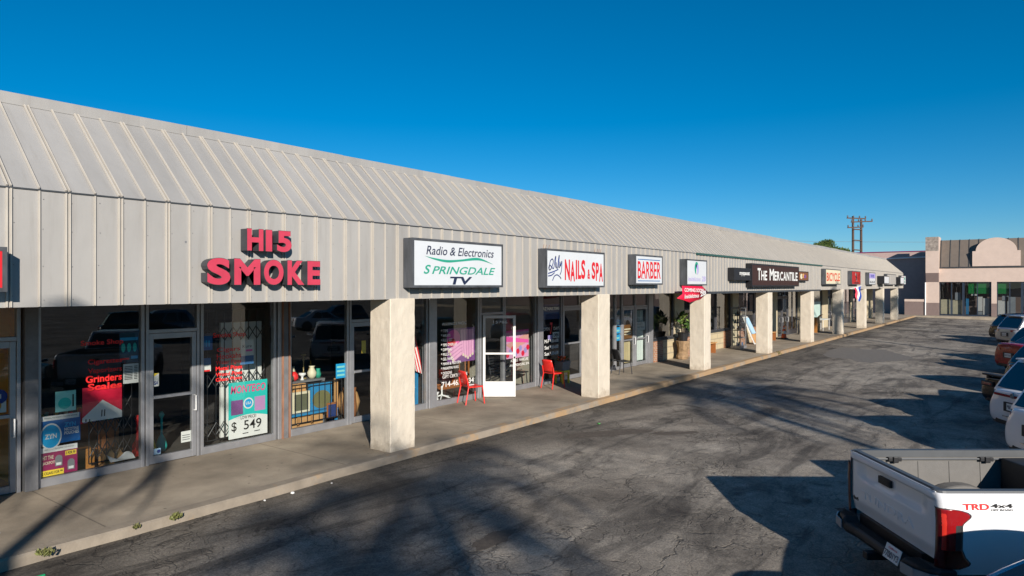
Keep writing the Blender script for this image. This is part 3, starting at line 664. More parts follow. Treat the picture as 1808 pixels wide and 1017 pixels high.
q.prism(pts, (.8, 0, 0)); q.build('arch_parapet', 'pink_stucco', far)
q = MB(); q.box(FX - .55, FX + 1.6, 7.12, 8.22, 4.25, 6.45); q.box(FX - .3, FX + 1.6, 7.12, 8.22, 1.26, 3.33); q.box(FX - .55, FX + 1.6, 7.09, 7.119, 4.25, 7.85)
q.build('entrance_pillar', 'pink_stucco', far)
q = MB(); q.prism([(FX - .55, 7.12, 4.249), (FX - .55, 8.22, 4.249), (FX - .3, 8.22, 3.331), (FX - .3, 7.12, 3.331)], (1.5, 0, 0)); q.build('pillar_band', 'mauve', far); q = MB(); q.box(FX - .32, FX + 1.6, 7.11, 8.23, -.01, 1.259); q.build('pillar_band', 'mauve', far)
q = MB(); q.box(FX - .56, FX + 1.6, 7.13, 8.23, 6.451, 7.85); q.build('pillar_cap', 'stone', far)
for y in (2.4, -3.2, -8.8, -14.4):
    q = MB(); q.box(FX - .02, FX + .35, y, y + .42, 1.26, 3.35); q.box(FX - .04, FX + .35, y - .01, y + .43, 0, 1.259, 1); q.build('post', ['pink_stucco', 'mauve'], far)
M['far_glass'] = glass_mat('far_shop_glass', (.6, .62, .62), 1.5, 1.6)
M['frame_blue'] = mat('blue_frame', (0.018, 0.03, 0.05), .5, var=.2)
for ya, yb in ((7.08, 5.05), (5.05, 2.84), (2.38, 0.4), (.4, -2.76), (-3.2, -8.3), (-8.9, -13.9)):
    q = MB(); q.box(FX + .1, FX + .2, yb, yb + .14, 0, 3.35); q.box(FX + .1, FX + .2, ya - .06, ya, 0, 3.35); q.box(FX + .1, FX + .2, yb + .14, ya - .06, 0, .12); q.box(FX + .1, FX + .2, yb + .14, ya - .06, 3.28, 3.35); q.box(FX + .11, FX + .19, (ya + yb) / 2 - .04, (ya + yb) / 2 + .04, .12, 3.28)
    wdw = q.build('window', 'frame_blue', far)
    p = MB(); p.quad((FX + .15, yb, .1), (FX + .15, ya, .1), (FX + .15, ya, 3.3), (FX + .15, yb, 3.3)); p.build('pane', 'far_glass', wdw)
q = MB(); q.box(FX + .3, FX + .36, 2.9, 4.7, 2.2, 3.28); q.box(FX + .3, FX + .36, 1.5, 2.36, 2.2, 3.28); q.build('green_banner', flat('banner_green', 20, 130, 60), far)
q = MB()
for (ya, yb, za, zb, mi) in [(7.0, 6.2, .15, 1.6, 0), (5.98, 5.2, .15, 1.55, 0), (6.2, 6.0, .15, 1.5, 2), (4.9, 4.66, .15, 1.7, 3), (4.45, 3.95, 2.0, 2.3, 1), (3.95, 3.55, .5, 1.9, 1), (3.5, 2.9, .15, 1.75, 1), (3.9, 3.55, .15, .45, 2), (2.36, 1.6, .15, 1.55, 1), (1.7, .95, .15, 1.9, 2), (.3, -.7, 1.0, 2.0, 1), (.5, -.6, .25, .55, 4), (5.8, 5.3, 1.5, 2.3, 2), (2.0, 1.5, 1.5, 2.0, 2)]:
    q.box(FX + .38, FX + .44 + rnd.uniform(0, .05), yb, ya, za, zb, mi)
q.build('window_panel', ['bone', 'paper', flat('pale_grey', 150, 156, 162), 'shop_blue', 'maroon'], far)
q = MB(); q.tube([(FX - .36, 8.26, 0), (FX - .36, 8.26, 3.3)], .055, 8); q.build('drainpipe', 'white', far)
# recessed wing between the two
wing = thing('rear_wing', 'mauve stucco wing wall set back between the shop row and the pink store', 'building', (84.2, 8.3, 0))
q = MB(); q.box(84.2, 84.5, 7.2, 26, -.1, 6.62); q.m[:] = [0] * 6; q.build('wall', 'mauve_dark', wing)
q = MB(); q.box(84.14, 84.55, 7.2, 26, 6.621, 6.70); q.build('coping', flat('plum', 130, 40, 95), wing)
q = MB(); q.tube([(83.9, 8.6, 6.0), (83.9, 12.4, 5.9)], .07, 8); q.tube([(83.9, 8.6, 6.0), (84.2, 8.6, 6.0)], .03, 6); q.tube([(83.9, 12.4, 5.9), (84.2, 12.4, 5.9)], .03, 6); q.build('pipe', 'white', wing)
q = MB(); q.box(80.0, 80.25, 8.3, 10.1, 0, 1.36); lw = tag(q.build('low_wall', 'mauve', origin=(80.0, 9.2, 0)), 'low mauve screen wall with a pink cap beside the white downpipe', 'wall')
q = MB(); q.box(79.96, 80.29, 8.3, 10.1, 1.361, 1.6); q.build('cap', 'pink_stucco', lw)
# ================================================================== signs on the canopy
SD = .26
def cabinet_sign(name, label, x0, x1, z0, z1, cab='cabinet', face='sign_white', depth=SD, rim=.045):
    t = thing(name, label, 'sign', ((x0 + x1) / 2, YF, z0))
    y = YF - depth; q = MB()
    q.box(x0, x1, y + .03, YF - .024, z0, z1)
    q.box(x0, x0 + rim, y, y + .03, z0, z1); q.box(x1 - rim, x1, y, y + .03, z0, z1); q.box(x0 + rim, x1 - rim, y, y + .03, z0, z0 + rim); q.box(x0 + rim, x1 - rim, y, y + .03, z1 - rim, z1)
    q.build('cabinet', cab, t)
    q = MB(); q.box(x0 + rim, x1 - rim, y + .008, y + .029, z0 + rim, z1 - rim); fc = q.build('face', face, t)
    return t, fc, y + .005
def ribbon(q, pts, m):                     # pts: (x, z, half thickness)
    for (a_, b_) in zip(pts, pts[1:]):
        q.quad((a_[0], a_[3], a_[1] - a_[2]), (b_[0], b_[3], b_[1] - b_[2]), (b_[0], b_[3], b_[1] + b_[2]), (a_[0], a_[3], a_[1] + a_[2]), m)
def stroke(q, pts, r, y, m):
    for (a_, b_) in zip(pts, pts[1:]):
        d = Vector((b_[0] - a_[0], b_[1] - a_[1])); n_ = Vector((-d.y, d.x)).normalized() * r; e_ = d.normalized() * r * .6
        q.quad((a_[0] - n_.x - e_.x, y, a_[1] - n_.y - e_.y), (b_[0] - n_.x + e_.x, y, b_[1] - n_.y + e_.y), (b_[0] + n_.x + e_.x, y, b_[1] + n_.y + e_.y), (a_[0] + n_.x - e_.x, y, a_[1] + n_.y - e_.y), m)
def smooth_pts(P, k=5):
    out = []
    for i in range(len(P) - 1):
        p0, p1, p2, p3 = P[max(i - 1, 0)], P[i], P[i + 1], P[min(i + 2, len(P) - 1)]
        for j in range(k):
            t = j / k
            out.append(tuple(.5 * (2 * b_ + (c_ - a_) * t + (2 * a_ - 5 * b_ + 4 * c_ - d_) * t * t + (3 * b_ - a_ - 3 * c_ + d_) * t ** 3) for a_, b_, c_, d_ in zip(p0, p1, p2, p3)))
    return out + [P[-1]]

# channel letters
cl = thing('channel_letter_sign', 'red channel letters reading HI5 over SMOKE with dark returns', 'sign', (5.9, YF, 2.99))
def channel(word, xs_, z, h, y=8.955):
    for ch, x0, x1 in xs_:
        q = MB(); q.wall_text(ch, x0, z, y, x1 - x0, h, 0, bold=.045, depth=.17, mside=1)
        q.wall_text(ch, x0 - .006, z - .006, y + .004, x1 - x0 + .012, h + .012, 1, bold=.052)
        q.build('letter', ['letter_red', 'letter_side'], cl)
channel('HI5', [('H', 5.53, 5.79), ('I', 5.83, 5.935), ('5', 6.02, 6.27)], 3.505, .315)
channel('SMOKE', [('S', 4.93, 5.27), ('M', 5.33, 5.74), ('O', 5.80, 6.13), ('K', 6.20, 6.50), ('E', 6.56, 6.80)], 3.01, .37)
# red box sign at the left edge
t, fc, y = cabinet_sign('box_sign', 'bright red sign box cut off at the far left of the canopy', .9, 2.62, 2.93, 3.42, face='ink_red', cab='cabinet')
# television repair shop
t, fc, y = cabinet_sign('box_sign', 'white box sign reading Radio & Electronics SPRINGDALE TV', 8.77, 11.44, 2.96, 3.87)
q = MB(); q.wall_text('Radio & Electronics', 9.13, 3.575, y, 2.0, .165, 0, bold=.008, shear=.22)
P = smooth_pts([(9.10, 3.545, .001, y), (9.35, 3.50, .016, y), (9.7, 3.465, .024, y), (10.1, 3.49, .02, y), (10.5, 3.53, .026, y), (10.75, 3.52, .02, y), (11.1, 3.44, .001, y)], 6)
ribbon(q, P, 1)
q.wall_text('S', 9.06, 3.215, y, .19, .17, 1, bold=.02, shear=.3); q.wall_text('PRINGDALE', 9.28, 3.215, y, 1.9, .15, 1, bold=.014, shear=.3)
q.wall_text('TV', 9.78, 3.015, y, .66, .155, 0, bold=.035, shear=.15)
q.build('lettering', ['ink_navy', 'ink_green'], fc)
# nail salon
t, fc, y = cabinet_sign('box_sign', 'white box sign with red NAILS & SPA and blue script', 13.07, 15.80, 2.95, 3.86)
q = MB()
x = 13.9
for s_, a_, b_, z_, h_ in [('N', 13.87, 14.10, 3.13, .50), ('A', 14.12, 14.33, 3.10, .49), ('I', 14.37, 14.43, 3.15, .48), ('L', 14.47, 14.62, 3.16, .46), ('S', 14.63, 14.82, 3.16, .48), ('&', 14.93, 15.06, 3.16, .25), ('S', 15.14, 15.32, 3.16, .44), ('P', 15.35, 15.50, 3.12, .47), ('A', 15.52, 15.71, 3.10, .47)]:
    q.wall_text(s_, a_, z_, y, b_ - a_, h_, 0, bold=.035)
for pts in ([(13.20, 3.40), (13.24, 3.56), (13.33, 3.62), (13.37, 3.55), (13.30, 3.42), (13.22, 3.36), (13.18, 3.42), (13.24, 3.47), (13.38, 3.40), (13.44, 3.62), (13.48, 3.68), (13.46, 3.50), (13.48, 3.42)], [(13.50, 3.54), (13.51, 3.43), (13.55, 3.42), (13.60, 3.66), (13.63, 3.70), (13.60, 3.45), (13.64, 3.44), (13.66, 3.56), (13.68, 3.46), (13.74, 3.58), (13.72, 3.36), (13.66, 3.26)],
            [(13.16, 3.28), (13.40, 3.33), (13.58, 3.38)], [(13.16, 3.22), (13.30, 3.24), (13.42, 3.30)], [(13.34, 3.12), (13.42, 3.22), (13.54, 3.25), (13.66, 3.20), (13.70, 3.16)]):
    stroke(q, smooth_pts(pts, 4), .013, y, 1)
q.build('lettering', ['ink_red', 'ink_blue'], fc)
sp = MB()
for x in (13.1, 13.2, 13.33, 15.45, 15.58, 15.67, 15.76):
    sp.tube([(x, YF - .15, 3.86), (x + .02, YF - .16, 3.955)], .006, 5)
sp.build('bird_spike', 'rust', t)
# barber
t, fc, y = cabinet_sign('box_sign', 'white box sign reading BARBER in red between two blue bars', 17.57, 19.38, 3.02, 3.89)
q = MB(); q.wall_text('BARBER', 17.72, 3.20, y, 1.52, .50, 0, bold=.012)
for x0_, x1_ in ((17.72, 17.83), (18.0, 18.13)): q.quad((x0_, y, 3.2), (x1_, y, 3.2), (x1_, y, 3.215), (x0_, y, 3.215), 0)
q.quad((17.73, y, 3.74), (19.2, y, 3.74), (19.2, y, 3.765), (17.73, y, 3.765), 1); q.quad((17.73, y, 3.12), (19.2, y, 3.12), (19.2, y, 3.145), (17.73, y, 3.145), 1)
q.build('lettering', ['ink_red', 'steel_blue'], fc)
# salon with the oval emblem
t, fc, y = cabinet_sign('box_sign', 'white box sign with a teal and purple oval emblem above lilac script', 21.22, 22.98, 3.0, 3.87)
q = MB()
q.disc((22.06, y, 3.58), (1, 0, 0), (0, 0, 1), .17, .215, 0); q.disc((22.14, y - .002, 3.54), (1, 0, 0), (0, 0, 1), .09, .17, 1); q.disc((22.06, y - .004, 3.46), (1, 0, 0), (0, 0, 1), .04, .12, 2); q.disc((22.03, y - .004, 3.66), (1, 0, 0), (0, 0, 1), .05, .06, 3)
q.wall_text('Insidelicious', 21.35, 3.14, y, 1.05, .15, 1, shear=.25); q.wall_text('2B', 22.5, 3.14, y, .36, .17, 1, shear=.2, bold=.01)
q.build('lettering', ['ink_green', 'lilac', 'paper', 'ink_navy'], fc)
# sagging red banner under it
bn = MB(); BP = [(20.5, 2.985), (22.42, 2.97), (22.8, 2.76), (22.15, 2.53), (21.0, 2.45), (20.42, 2.55), (20.1, 2.60), (20.5, 2.73)]
n_ = len(BP); V = [(x, 8.80 - .05 * math.sin((x - 20) * 2.2) - .10 * (2.98 - z), z) for x, z in BP] + [(21.4, 8.79, 2.75)]
bn.add(V, [(i, (i + 1) % n_, n_) for i in range(n_)])
bo = tag(bn.build('banner', 'poster_red', origin=(21.4, 8.80, 2.45), smooth=True), 'sagging red COMING SOON banner hung under the sign with the oval emblem', 'banner')
sm = bo.modifiers.new('thick', 'SOLIDIFY'); sm.thickness = .006
q = MB(); q.text('COMING SOON', (20.62, 8.715, 2.80), (1, 0, -.02), (0, 0, 1), 1.6, .12, 0, bold=.03); q.text('Insidelicious', (20.62, 8.715, 2.58), (1, 0, .02), (0, 0, 1), 1.2, .13, 0, bold=.02, shear=.2); q.text('2B', (21.9, 8.70, 2.62), (1, 0, .15), (0, 0, 1), .5, .15, 0, bold=.03)
q.build('lettering', 'paper', bo)
# the mercantile and its two small neighbours
t, fc, y = cabinet_sign('box_sign', 'small black box sign with tiny white letters left of the long brown sign', 25.72, 27.72, 3.2, 3.68, cab='black', face='black')
q = MB(); q.wall_text('myspacez', 26.35, 3.36, y, 1.2, .16, 0, bold=.03); q.build('lettering', 'paper', fc)
t, fc, y = cabinet_sign('box_sign', 'long dark brown box sign reading THE MERCANTILE in white', 27.8, 34.9, 2.95, 3.90, cab='black', face='sign_brown', rim=.06)
q = MB(); xx = 28.55
for s_, w_, big in [('T', .42, 1), ('H', .42, 0), ('E', .33, 0), (' ', .25, 0), ('M', .62, 1), ('E', .36, 0), ('R', .42, 0), ('C', .44, 0), ('A', .47, 0), ('N', .46, 0), ('T', .38, 0), ('I', .13, 0), ('L', .34, 0), ('E', .35, 0)]:
    if s_ != ' ': q.wall_text(s_, xx, 3.22, y, w_, .5 if big else .40, 0, bold=.025)
    xx += w_ + .055
q.build('lettering', 'paper', fc)
t, fc, y = cabinet_sign('box_sign', 'small dark picture sign right of the long brown sign', 34.98, 36.95, 3.22, 3.70, cab='black', face='brown', depth=.2)
q = MB()
for i in range(3): q.disc((35.6 + .35 * i, y, 3.45 + .03 * (i % 2)), (1, 0, 0), (0, 0, 1), .22, .13 - .02 * i, i)
q.build('picture', ['bone', 'tan', 'dusk_purple'], fc)
t, fc, y = cabinet_sign('box_sign', 'cream box sign reading BICYCLE in orange red capitals', 40.42, 44.2, 3.05, 3.93, face='bone')
q = MB(); q.wall_text('BICYCLE', 40.65, 3.24, y, 3.3, .48, 0, bold=.02); q.build('lettering', flat('bike_red', 205, 60, 30), fc)
t, fc, y = cabinet_sign('box_sign', 'red box sign with a black and white figure and orange flames', 47.4, 50.2, 3.05, 3.93, face=flat('brick_red', 165, 24, 22))
q = MB()
stroke(q, smooth_pts([(48.6, 3.72), (48.9, 3.62), (48.75, 3.45), (48.95, 3.35)], 4), .09, y, 0); stroke(q, [(48.7, 3.55), (49.0, 3.5)], .035, y - .002, 1); stroke(q, [(48.7, 3.42), (48.95, 3.38)], .03, y - .002, 1)
stroke(q, smooth_pts([(49.5, 3.3), (49.75, 3.5), (49.65, 3.7), (49.9, 3.82)], 4), .06, y, 2); q.quad((48.2, y, 3.13), (49.6, y, 3.13), (49.6, y, 3.20), (48.2, y, 3.20), 1)
q.build('picture', ['paper', 'ink_black', 'orange'], fc)
t, fc, y = cabinet_sign('box_sign', 'white box sign with blue band over black numerals right of the red flame sign', 53.3, 55.75, 3.05, 3.92, face='sign_white')
q = MB(); q.quad((53.4, y, 3.5), (55.65, y, 3.5), (55.65, y, 3.84), (53.4, y, 3.84), 0)
q.wall_text('VIVE', 53.8, 3.55, y - .002, 1.5, .22, 1, bold=.03); q.wall_text('10-10-10', 53.6, 3.16, y, 1.9, .17, 2, bold=.03); q.build('lettering', ['lilac', 'ink_blue', 'ink_black'], fc)
t, fc, y = cabinet_sign('box_sign', 'blank grey ribbed sign box near the far end of the canopy', 61.0, 65.5, 3.05, 3.92, face='fascia')
q = MB()
for i in range(10): q.box(61.3 + i * .42, 61.32 + i * .42, y - .012, y, 3.1, 3.87)
q.build('face_ribs', 'batten', fc)
t, fc, y = cabinet_sign('box_sign', 'last box sign on the canopy, white with red and green marks', 68.6, 71.2, 3.08, 3.88, face='sign_white')
q = MB(); q.disc((69.6, y, 3.55), (1, 0, 0), (0, 0, 1), .35, .24, 0); q.disc((70.6, y, 3.62), (1, 0, 0), (0, 0, 1), .25, .15, 1); q.disc((70.6, y, 3.3), (1, 0, 0), (0, 0, 1), .2, .1, 1); q.disc((69.9, y, 3.3), (1, 0, 0), (0, 0, 1), .3, .12, 0); q.build('picture', ['poster_red', 'ink_green'], fc)
t, fc, y = cabinet_sign('box_sign', 'small white box sign with a dark side just left of the blank grey ribbed box', 58.0, 60.2, 3.12, 3.72, cab='black', depth=.5)
t, fc, y = cabinet_sign('box_sign', 'small white box sign between the blank grey ribbed box and the last sign', 66.2, 68.2, 3.12, 3.72, cab='black', depth=.5)

# ================================================================== posters in the windows
PY = YS + .018
def poster(name, label, x0, x1, z0, z1, base, draw=None, mats=(), cat='poster', tilt=0, group=None):
    q = MB(); q.box(x0, x1, PY, PY + .004, z0, z1, 0)
    o = tag(q.build(name, base, origin=((x0 + x1) / 2, PY, z0)), label, cat, group)
    if draw:
        d = MB(); draw(d, x0, z0, x1 - x0, z1 - z0, PY - .002); d.build('print', list(mats), o)
    o.rotation_euler = (0, tilt, 0); return o
def rect(q, x0, z0, x1, z1, y, m): q.quad((x0, y, z0), (x1, y, z0), (x1, y, z1), (x0, y, z1), m)
def d_(q, x, z, w, h, y):
    rect(q, x, z + h * .83, x + w * .97, z + h, y, 0)
    q.wall_text('NICOTINE', x + w * .58, z + h * .40, y, w * .38, h * .11, 0, bold=.03); q.wall_text('POUCHES', x + w * .58, z + h * .27, y, w * .38, h * .11, 0, bold=.03); q.wall_text('ZYN', x + w * .58, z + h * .54, y, w * .3, h * .16, 1, bold=.03)
    q.wall_text('WARNING: THIS PRODUCT CONTAINS NICOTINE', x + w * .06, z + h * .9, y - .001, w * .86, h * .045, 2)
    q.disc((x + w * .23, y - .002, z + h * .28), (1, 0, 0), (0, 0, 1), w * .28, h * .46, 0); q.disc((x + w * .23, y - .003, z + h * .28), (1, 0, 0), (0, 0, 1), w * .245, h * .405, 1)
    q.wall_text('ZYN', x + w * .08, z + h * .2, y - .004, w * .3, h * .17, 0, bold=.03)
poster('window_poster', 'blue nicotine pouch poster with a round white ringed disc', 3.88, 4.40, .61, 1.04, 'blue_poster', d_, ['paper', 'cyan', 'ink_black'])
def d_(q, x, z, w, h, y):
    rect(q, x, z + h * .82, x + w, z + h, y, 0); rect(q, x, z, x + w * .62, z + h * .2, y, 1); rect(q, x + w * .66, z + h * .62, x + w * .97, z + h * .78, y, 1)
    q.wall_text('2 CIGARS FOR 99', x + w * .03, z + h * .05, y - .001, w * .56, h * .1, 2, bold=.02); q.wall_text('3 FOR 99', x + w * .68, z + h * .65, y - .001, w * .26, h * .1, 2, bold=.03)
    q.wall_text('HIT THE', x + w * .04, z + h * .58, y, w * .3, h * .13, 3, bold=.02); q.wall_text('JACKPOT!', x + w * .04, z + h * .38, y, w * .34, h * .13, 3, bold=.02)
    q.wall_text('SURGEON GENERAL WARNING', x + w * .1, z + h * .9, y - .001, w * .8, h * .04, 2)
    for cx, cz in ((.48, .42), (.82, .22)):
        q.disc((x + w * cx, y - .001, z + h * (cz + .14)), (1, 0, 0), (0, 0, 1), w * .1, h * .12, 4); rect(q, x + w * (cx - .1), z + h * (cz - .12), x + w * (cx + .1), z + h * (cz + .1), y - .002, 4); rect(q, x + w * (cx - .07), z + h * (cz - .09), x + w * (cx + .07), z + h * (cz - .0), y - .003, 5)
poster('window_poster', 'maroon cigar poster with a yellow price strip, lowest in the smoke shop window', 3.87, 4.36, .14, .57, 'maroon', d_, ['paper', 'yellow', 'ink_black', 'bone', 'grey_ink', 'paper'])
def d_(q, x, z, w, h, y):
    q.disc((x + w * .45, y, z + h * .4), (1, 0, 0), (0, 0, 1), w * .32, h * .28, 0); rect(q, x + w * .82, z + h * .2, x + w * .9, z + h * .8, y, 1)
poster('window_poster', 'small pale teal poster beside the red and white chevron poster', 4.06, 4.34, 1.08, 1.39, 'pale_teal', d_, ['teal', 'ink_black'])
def d_(q, x, z, w, h, y):
    q.poly([(x, y, z), (x + w, y, z), (x + w, y, z + h * .2), (x + w * .5, y, z + h * .60), (x, y, z + h * .12)], 0)
    q.poly([(x + w * .46, y - .001, z + h * .1), (x + w * .49, y - .001, z + h * .1), (x + w * .50, y - .001, z + h * .3), (x + w * .47, y - .001, z + h * .3)], 1); q.poly([(x + w * .53, y - .001, z + h * .1), (x + w * .56, y - .001, z + h * .1), (x + w * .57, y - .001, z + h * .3), (x + w * .54, y - .001, z + h * .3)], 1)
    rect(q, x + w * .07, z, x + w * .1, z + h * .08, y - .001, 1); rect(q, x + w * .16, z, x + w * .19, z + h * .07, y - .001, 1)
poster('window_poster', 'red poster with a large white chevron', 4.43, 5.01, .87, 1.40, 'poster_red', d_, ['paper', 'ink_black'])
def d_(q, x, z, w, h, y):
    rect(q, x + .01, z + h * .74, x + w - .01, z + h * .84, y, 0)
    for i in range(3): q.disc((x + w * (.2 + .3 * i), y, z + h * .5), (1, 0, 0), (0, 0, 1), w * .1, h * .15, 1)
    rect(q, x + w * .05, z + h * .1, x + w * .5, z + h * .16, y, 2); rect(q, x + w * .6, z + h * .12, x + w * .95, z + h * .22, y, 0)
poster('window_poster', 'tall dark blue poster high in the smoke shop window, left of its door', 4.97, 5.27, 1.74, 2.23, flat('night_teal', 20, 60, 78), d_, ['cyan', 'teal', 'hot_red'])
def d_(q, x, z, w, h, y):
    for i in range(9): rect(q, x + w * .08, z + h * (.2 + .08 * i), x + w * .6, z + h * (.235 + .08 * i), y, 0); rect(q, x + w * .7, z + h * (.2 + .08 * i), x + w * .92, z + h * (.235 + .08 * i), y, 0)
poster('price_list', 'white printed list hanging under the tall dark blue poster', 5.03, 5.27, 1.40, 1.72, 'paper', d_, ['ink_black'], 'notice')
def d_(q, x, z, w, h, y):
    q.wall_text('VISA', x + w * .1, z + h * .12, y, w * .8, h * .3, 0, shear=.2, bold=.03); q.poly([(x, y, z + h * .6), (x + w, y, z + h), (x, y, z + h)], 1)
poster('card_sticker', 'small white and blue card sticker on the smoke shop door', 5.46, 5.60, 1.30, 1.52, 'paper', d_, ['ink_blue', 'yellow'], 'sticker')
poster('door_notice', 'small white notice low on the right of the smoke shop door', 5.98, 6.15, .27, .46, 'paper', lambda q, x, z, w, h, y: [rect(q, x + w * .1, z + h * (.2 + .2 * i), x + w * .9, z + h * (.28 + .2 * i), y, 0) for i in range(3)], ['grey_ink'], 'notice')
poster('door_sticker', 'pale blue strip sticker at the foot of the smoke shop door', 5.46, 5.63, .15, .25, flat('pale_blue', 170, 205, 230), lambda q, x, z, w, h, y: q.disc((x + w * .8, y, z + h * .5), (1, 0, 0), (0, 0, 1), .03, .03, 0), ['ink_blue'], 'sticker')
def d_(q, x, z, w, h, y):
    for i in range(3): q.disc((x + w * (.2 + .25 * i), y, z + h * .4), (1, 0, 0), (0, 0, 1), w * .09, h * .2, 0)
    rect(q, x, z + h * .85, x + w, z + h, y, 1)
poster('window_poster', 'blue poster high beside the smoke shop door post, right of the door', 6.34, 6.55, 1.84, 2.14, 'blue_poster', d_, ['cyan', 'ink_navy'])
poster('window_poster', 'half white half blue card below the high blue poster', 6.34, 6.52, 1.46, 1.70, 'paper', lambda q, x, z, w, h, y: (rect(q, x, z + h * .5, x + w, z + h, y, 0), rect(q, x, z, x + w * .9, z + h * .12, y, 1)), ['steel_blue', 'hot_red'])
poster('window_poster', 'white and blue vape poster right of the red window lettering', 7.10, 7.37, 1.52, 1.98, 'paper', lambda q, x, z, w, h, y: (rect(q, x, z, x + w, z + h * .35, y, 0), q.wall_text('Kure', x + w * .15, z + h * .68, y, w * .7, h * .12, 1), rect(q, x + w * .4, z + h * .52, x + w * .9, z + h * .6, y, 2)), ['steel_blue', 'ink_black', 'pink'])
def d_(q, x, z, w, h, y):
    q.wall_text('MONTEGO', x + w * .05, z + h * .80, y - .001, w * .9, h * .14, 1, bold=.02, shear=.15)
    pts = [(x, y, z), (x + w, y, z)] + [(x + w * (1 - i / 16), y, z + h * (.36 + .06 * math.sin(math.pi * i / 16)) - h * .02) for i in range(17)]
    q.poly(pts, 0); rect(q, x + w * .06, z + h * .42, x + w * .36, z + h * .68, y - .001, 2); rect(q, x + w * .66, z + h * .44, x + w * .94, z + h * .70, y - .001, 3)
    q.disc((x + w * .5, y - .001, z + h * .6), (1, 0, 0), (0, 0, 1), w * .13, h * .1, 0); q.disc((x + w * .5, y - .002, z + h * .6), (1, 0, 0), (0, 0, 1), w * .1, h * .078, 4); q.wall_text('U.S.A', x + w * .43, z + h * .58, y - .003, w * .14, h * .05, 0, bold=.03)
    q.wall_text('LOW PRICE!', x + w * .3, z + h * .325, y - .001, w * .4, h * .06, 5, bold=.01); q.wall_text('$', x + w * .07, z + h * .11, y - .001, w * .13, h * .19, 5, bold=.01); q.wall_text('549', x + w * .38, z + h * .13, y - .001, w * .46, h * .17, 5, bold=.01)
    rect(q, x + w * .35, z + h * .06, x + w * .5, z + h * .075, y - .001, 5); rect(q, x + w * .65, z + h * .07, x + w * .8, z + h * .085, y - .001, 5)
poster('window_poster', 'big teal MONTEGO poster with the price 549', 6.86, 7.66, .16, 1.20, 'teal', d_, ['paper', flat('hot_pink', 225, 70, 130), 'dusk_purple', flat('mauve_pink', 185, 140, 185), 'cyan', 'ink_black'], tilt=0)
poster('window_sticker', 'round blue sticker on the left shop door glass', 3.28, 3.42, 1.34, 1.48, 'paper', lambda q, x, z, w, h, y: (q.disc((x + w / 2, y, z + h / 2), (1, 0, 0), (0, 0, 1), w * .75, h * .75, 0), rect(q, x + w * .3, z + h * .3, x + w * .7, z + h * .75, y - .001, 1)), ['ink_blue', 'paper'], 'sticker')
poster('window_poster', 'white poster of yellow drinks on the left shop door', 2.95, 3.44, 1.18, 1.40 - .02, 'paper', lambda q, x, z, w, h, y: [q.disc((x + w * (.2 + .3 * i), y, z + h * .5), (1, 0, 0), (0, 0, 1), w * .08, h * .28, 0) for i in range(3)], ['gold_ink'])
# salon pictures
def hand_pic(q, x, z, w, h, y):
    q.disc((x + w * .22, y, z + h * .72), (1, 0, 0), (0, 0, 1), w * .24, h * .24, 0); q.disc((x + w * .15, y - .001, z + h * .6), (1, 0, 0), (0, 0, 1), w * .14, h * .12, 3)
    for i in range(5):
        a_ = Vector((x + w * (.50 + .10 * i), z + h * .92)); b_ = Vector((x + w * (.56 + .085 * i), z + h * (.12 + .05 * abs(i - 2))))
        stroke(q, [tuple(a_), tuple(b_)], w * .053, y - .002 - .0008 * i, 4); stroke(q, [tuple(a_), tuple(b_)], w * .041, y - .0024 - .0008 * i, 1); stroke(q, [tuple(b_), tuple(b_ + Vector((.002, -.03)))], w * .028, y - .0085, 2)  # wider, darker underlay outlines each printed finger
    for i in range(4):
        a_ = Vector((x + w * .48, z + h * (.56 - .1 * i))); b_ = Vector((x + w * .06 + .05 * i, z + h * (.36 - .09 * i)))
        stroke(q, [tuple(a_), tuple(b_)], w * .05, y - .008 - .0008 * i, 4); stroke(q, [tuple(a_), tuple(b_)], w * .038, y - .0084 - .0008 * i, 1); stroke(q, [tuple(b_), tuple(b_ + Vector((-.03, -.012)))], w * .027, y - .0125, 2)
poster('window_poster', 'tall pink and purple poster of manicured hands left of the open door', 12.78, 13.86, 1.02, 1.90, 'dusk_purple', hand_pic, ['pink', 'hand_pink', 'bone', 'ink_red', flat('finger_outline', 170, 100, 150)])
def pic2(q, x, z, w, h, y):
    q.poly([(x, y, z + h * .5), (x + w, y, z + h * .9), (x + w, y, z + h * .55), (x + w * .3, y, z + h * .28)], 0); q.poly([(x, y - .001, z + h * .8), (x + w, y - .001, z + h * .62), (x + w, y - .001, z + h * .5), (x, y - .001, z + h * .62)], 1)
    for i in range(9): q.disc((x + w * (.08 + .11 * i), y - .002 - .0003 * i, z + h * (.14 + .1 * (i % 3))), (1, 0, 0), (0, 0, 1), w * .07, h * .1, 2 + i % 2)
    rect(q, x, z + h * .93, x + w, z + h, y - .002, 1)
poster('window_poster', 'pink poster of hands and flowers right of the open door', 15.2, 16.3, .92, 1.72, 'hand_pink', pic2, [flat('skin_tone', 220, 160, 150), 'pink', 'poster_red', 'lilac'])
poster('window_poster', 'dark navy lettered poster at the top of the OPEN 7 DAYS window', 16.98, 18.0, 1.96, 2.42, 'navy_poster', lambda q, x, z, w, h, y: q.wall_text('AZ NAILTIME', x + w * .05, z + h * .6, y, w * .9, h * .22, 0, bold=.03), ['paper'])
poster('open_card', 'white OPEN card in the OPEN 7 DAYS window', 17.58, 17.95, 1.37, 1.55, 'paper', lambda q, x, z, w, h, y: (q.wall_text('OPEN', x + w * .12, z + h * .2, y, w * .76, h * .6, 0, bold=.03),), ['ink_black'], 'sign')
poster('window_poster', 'lilac card left of the white OPEN card', 17.32, 17.56, 1.33, 1.47, 'lilac')
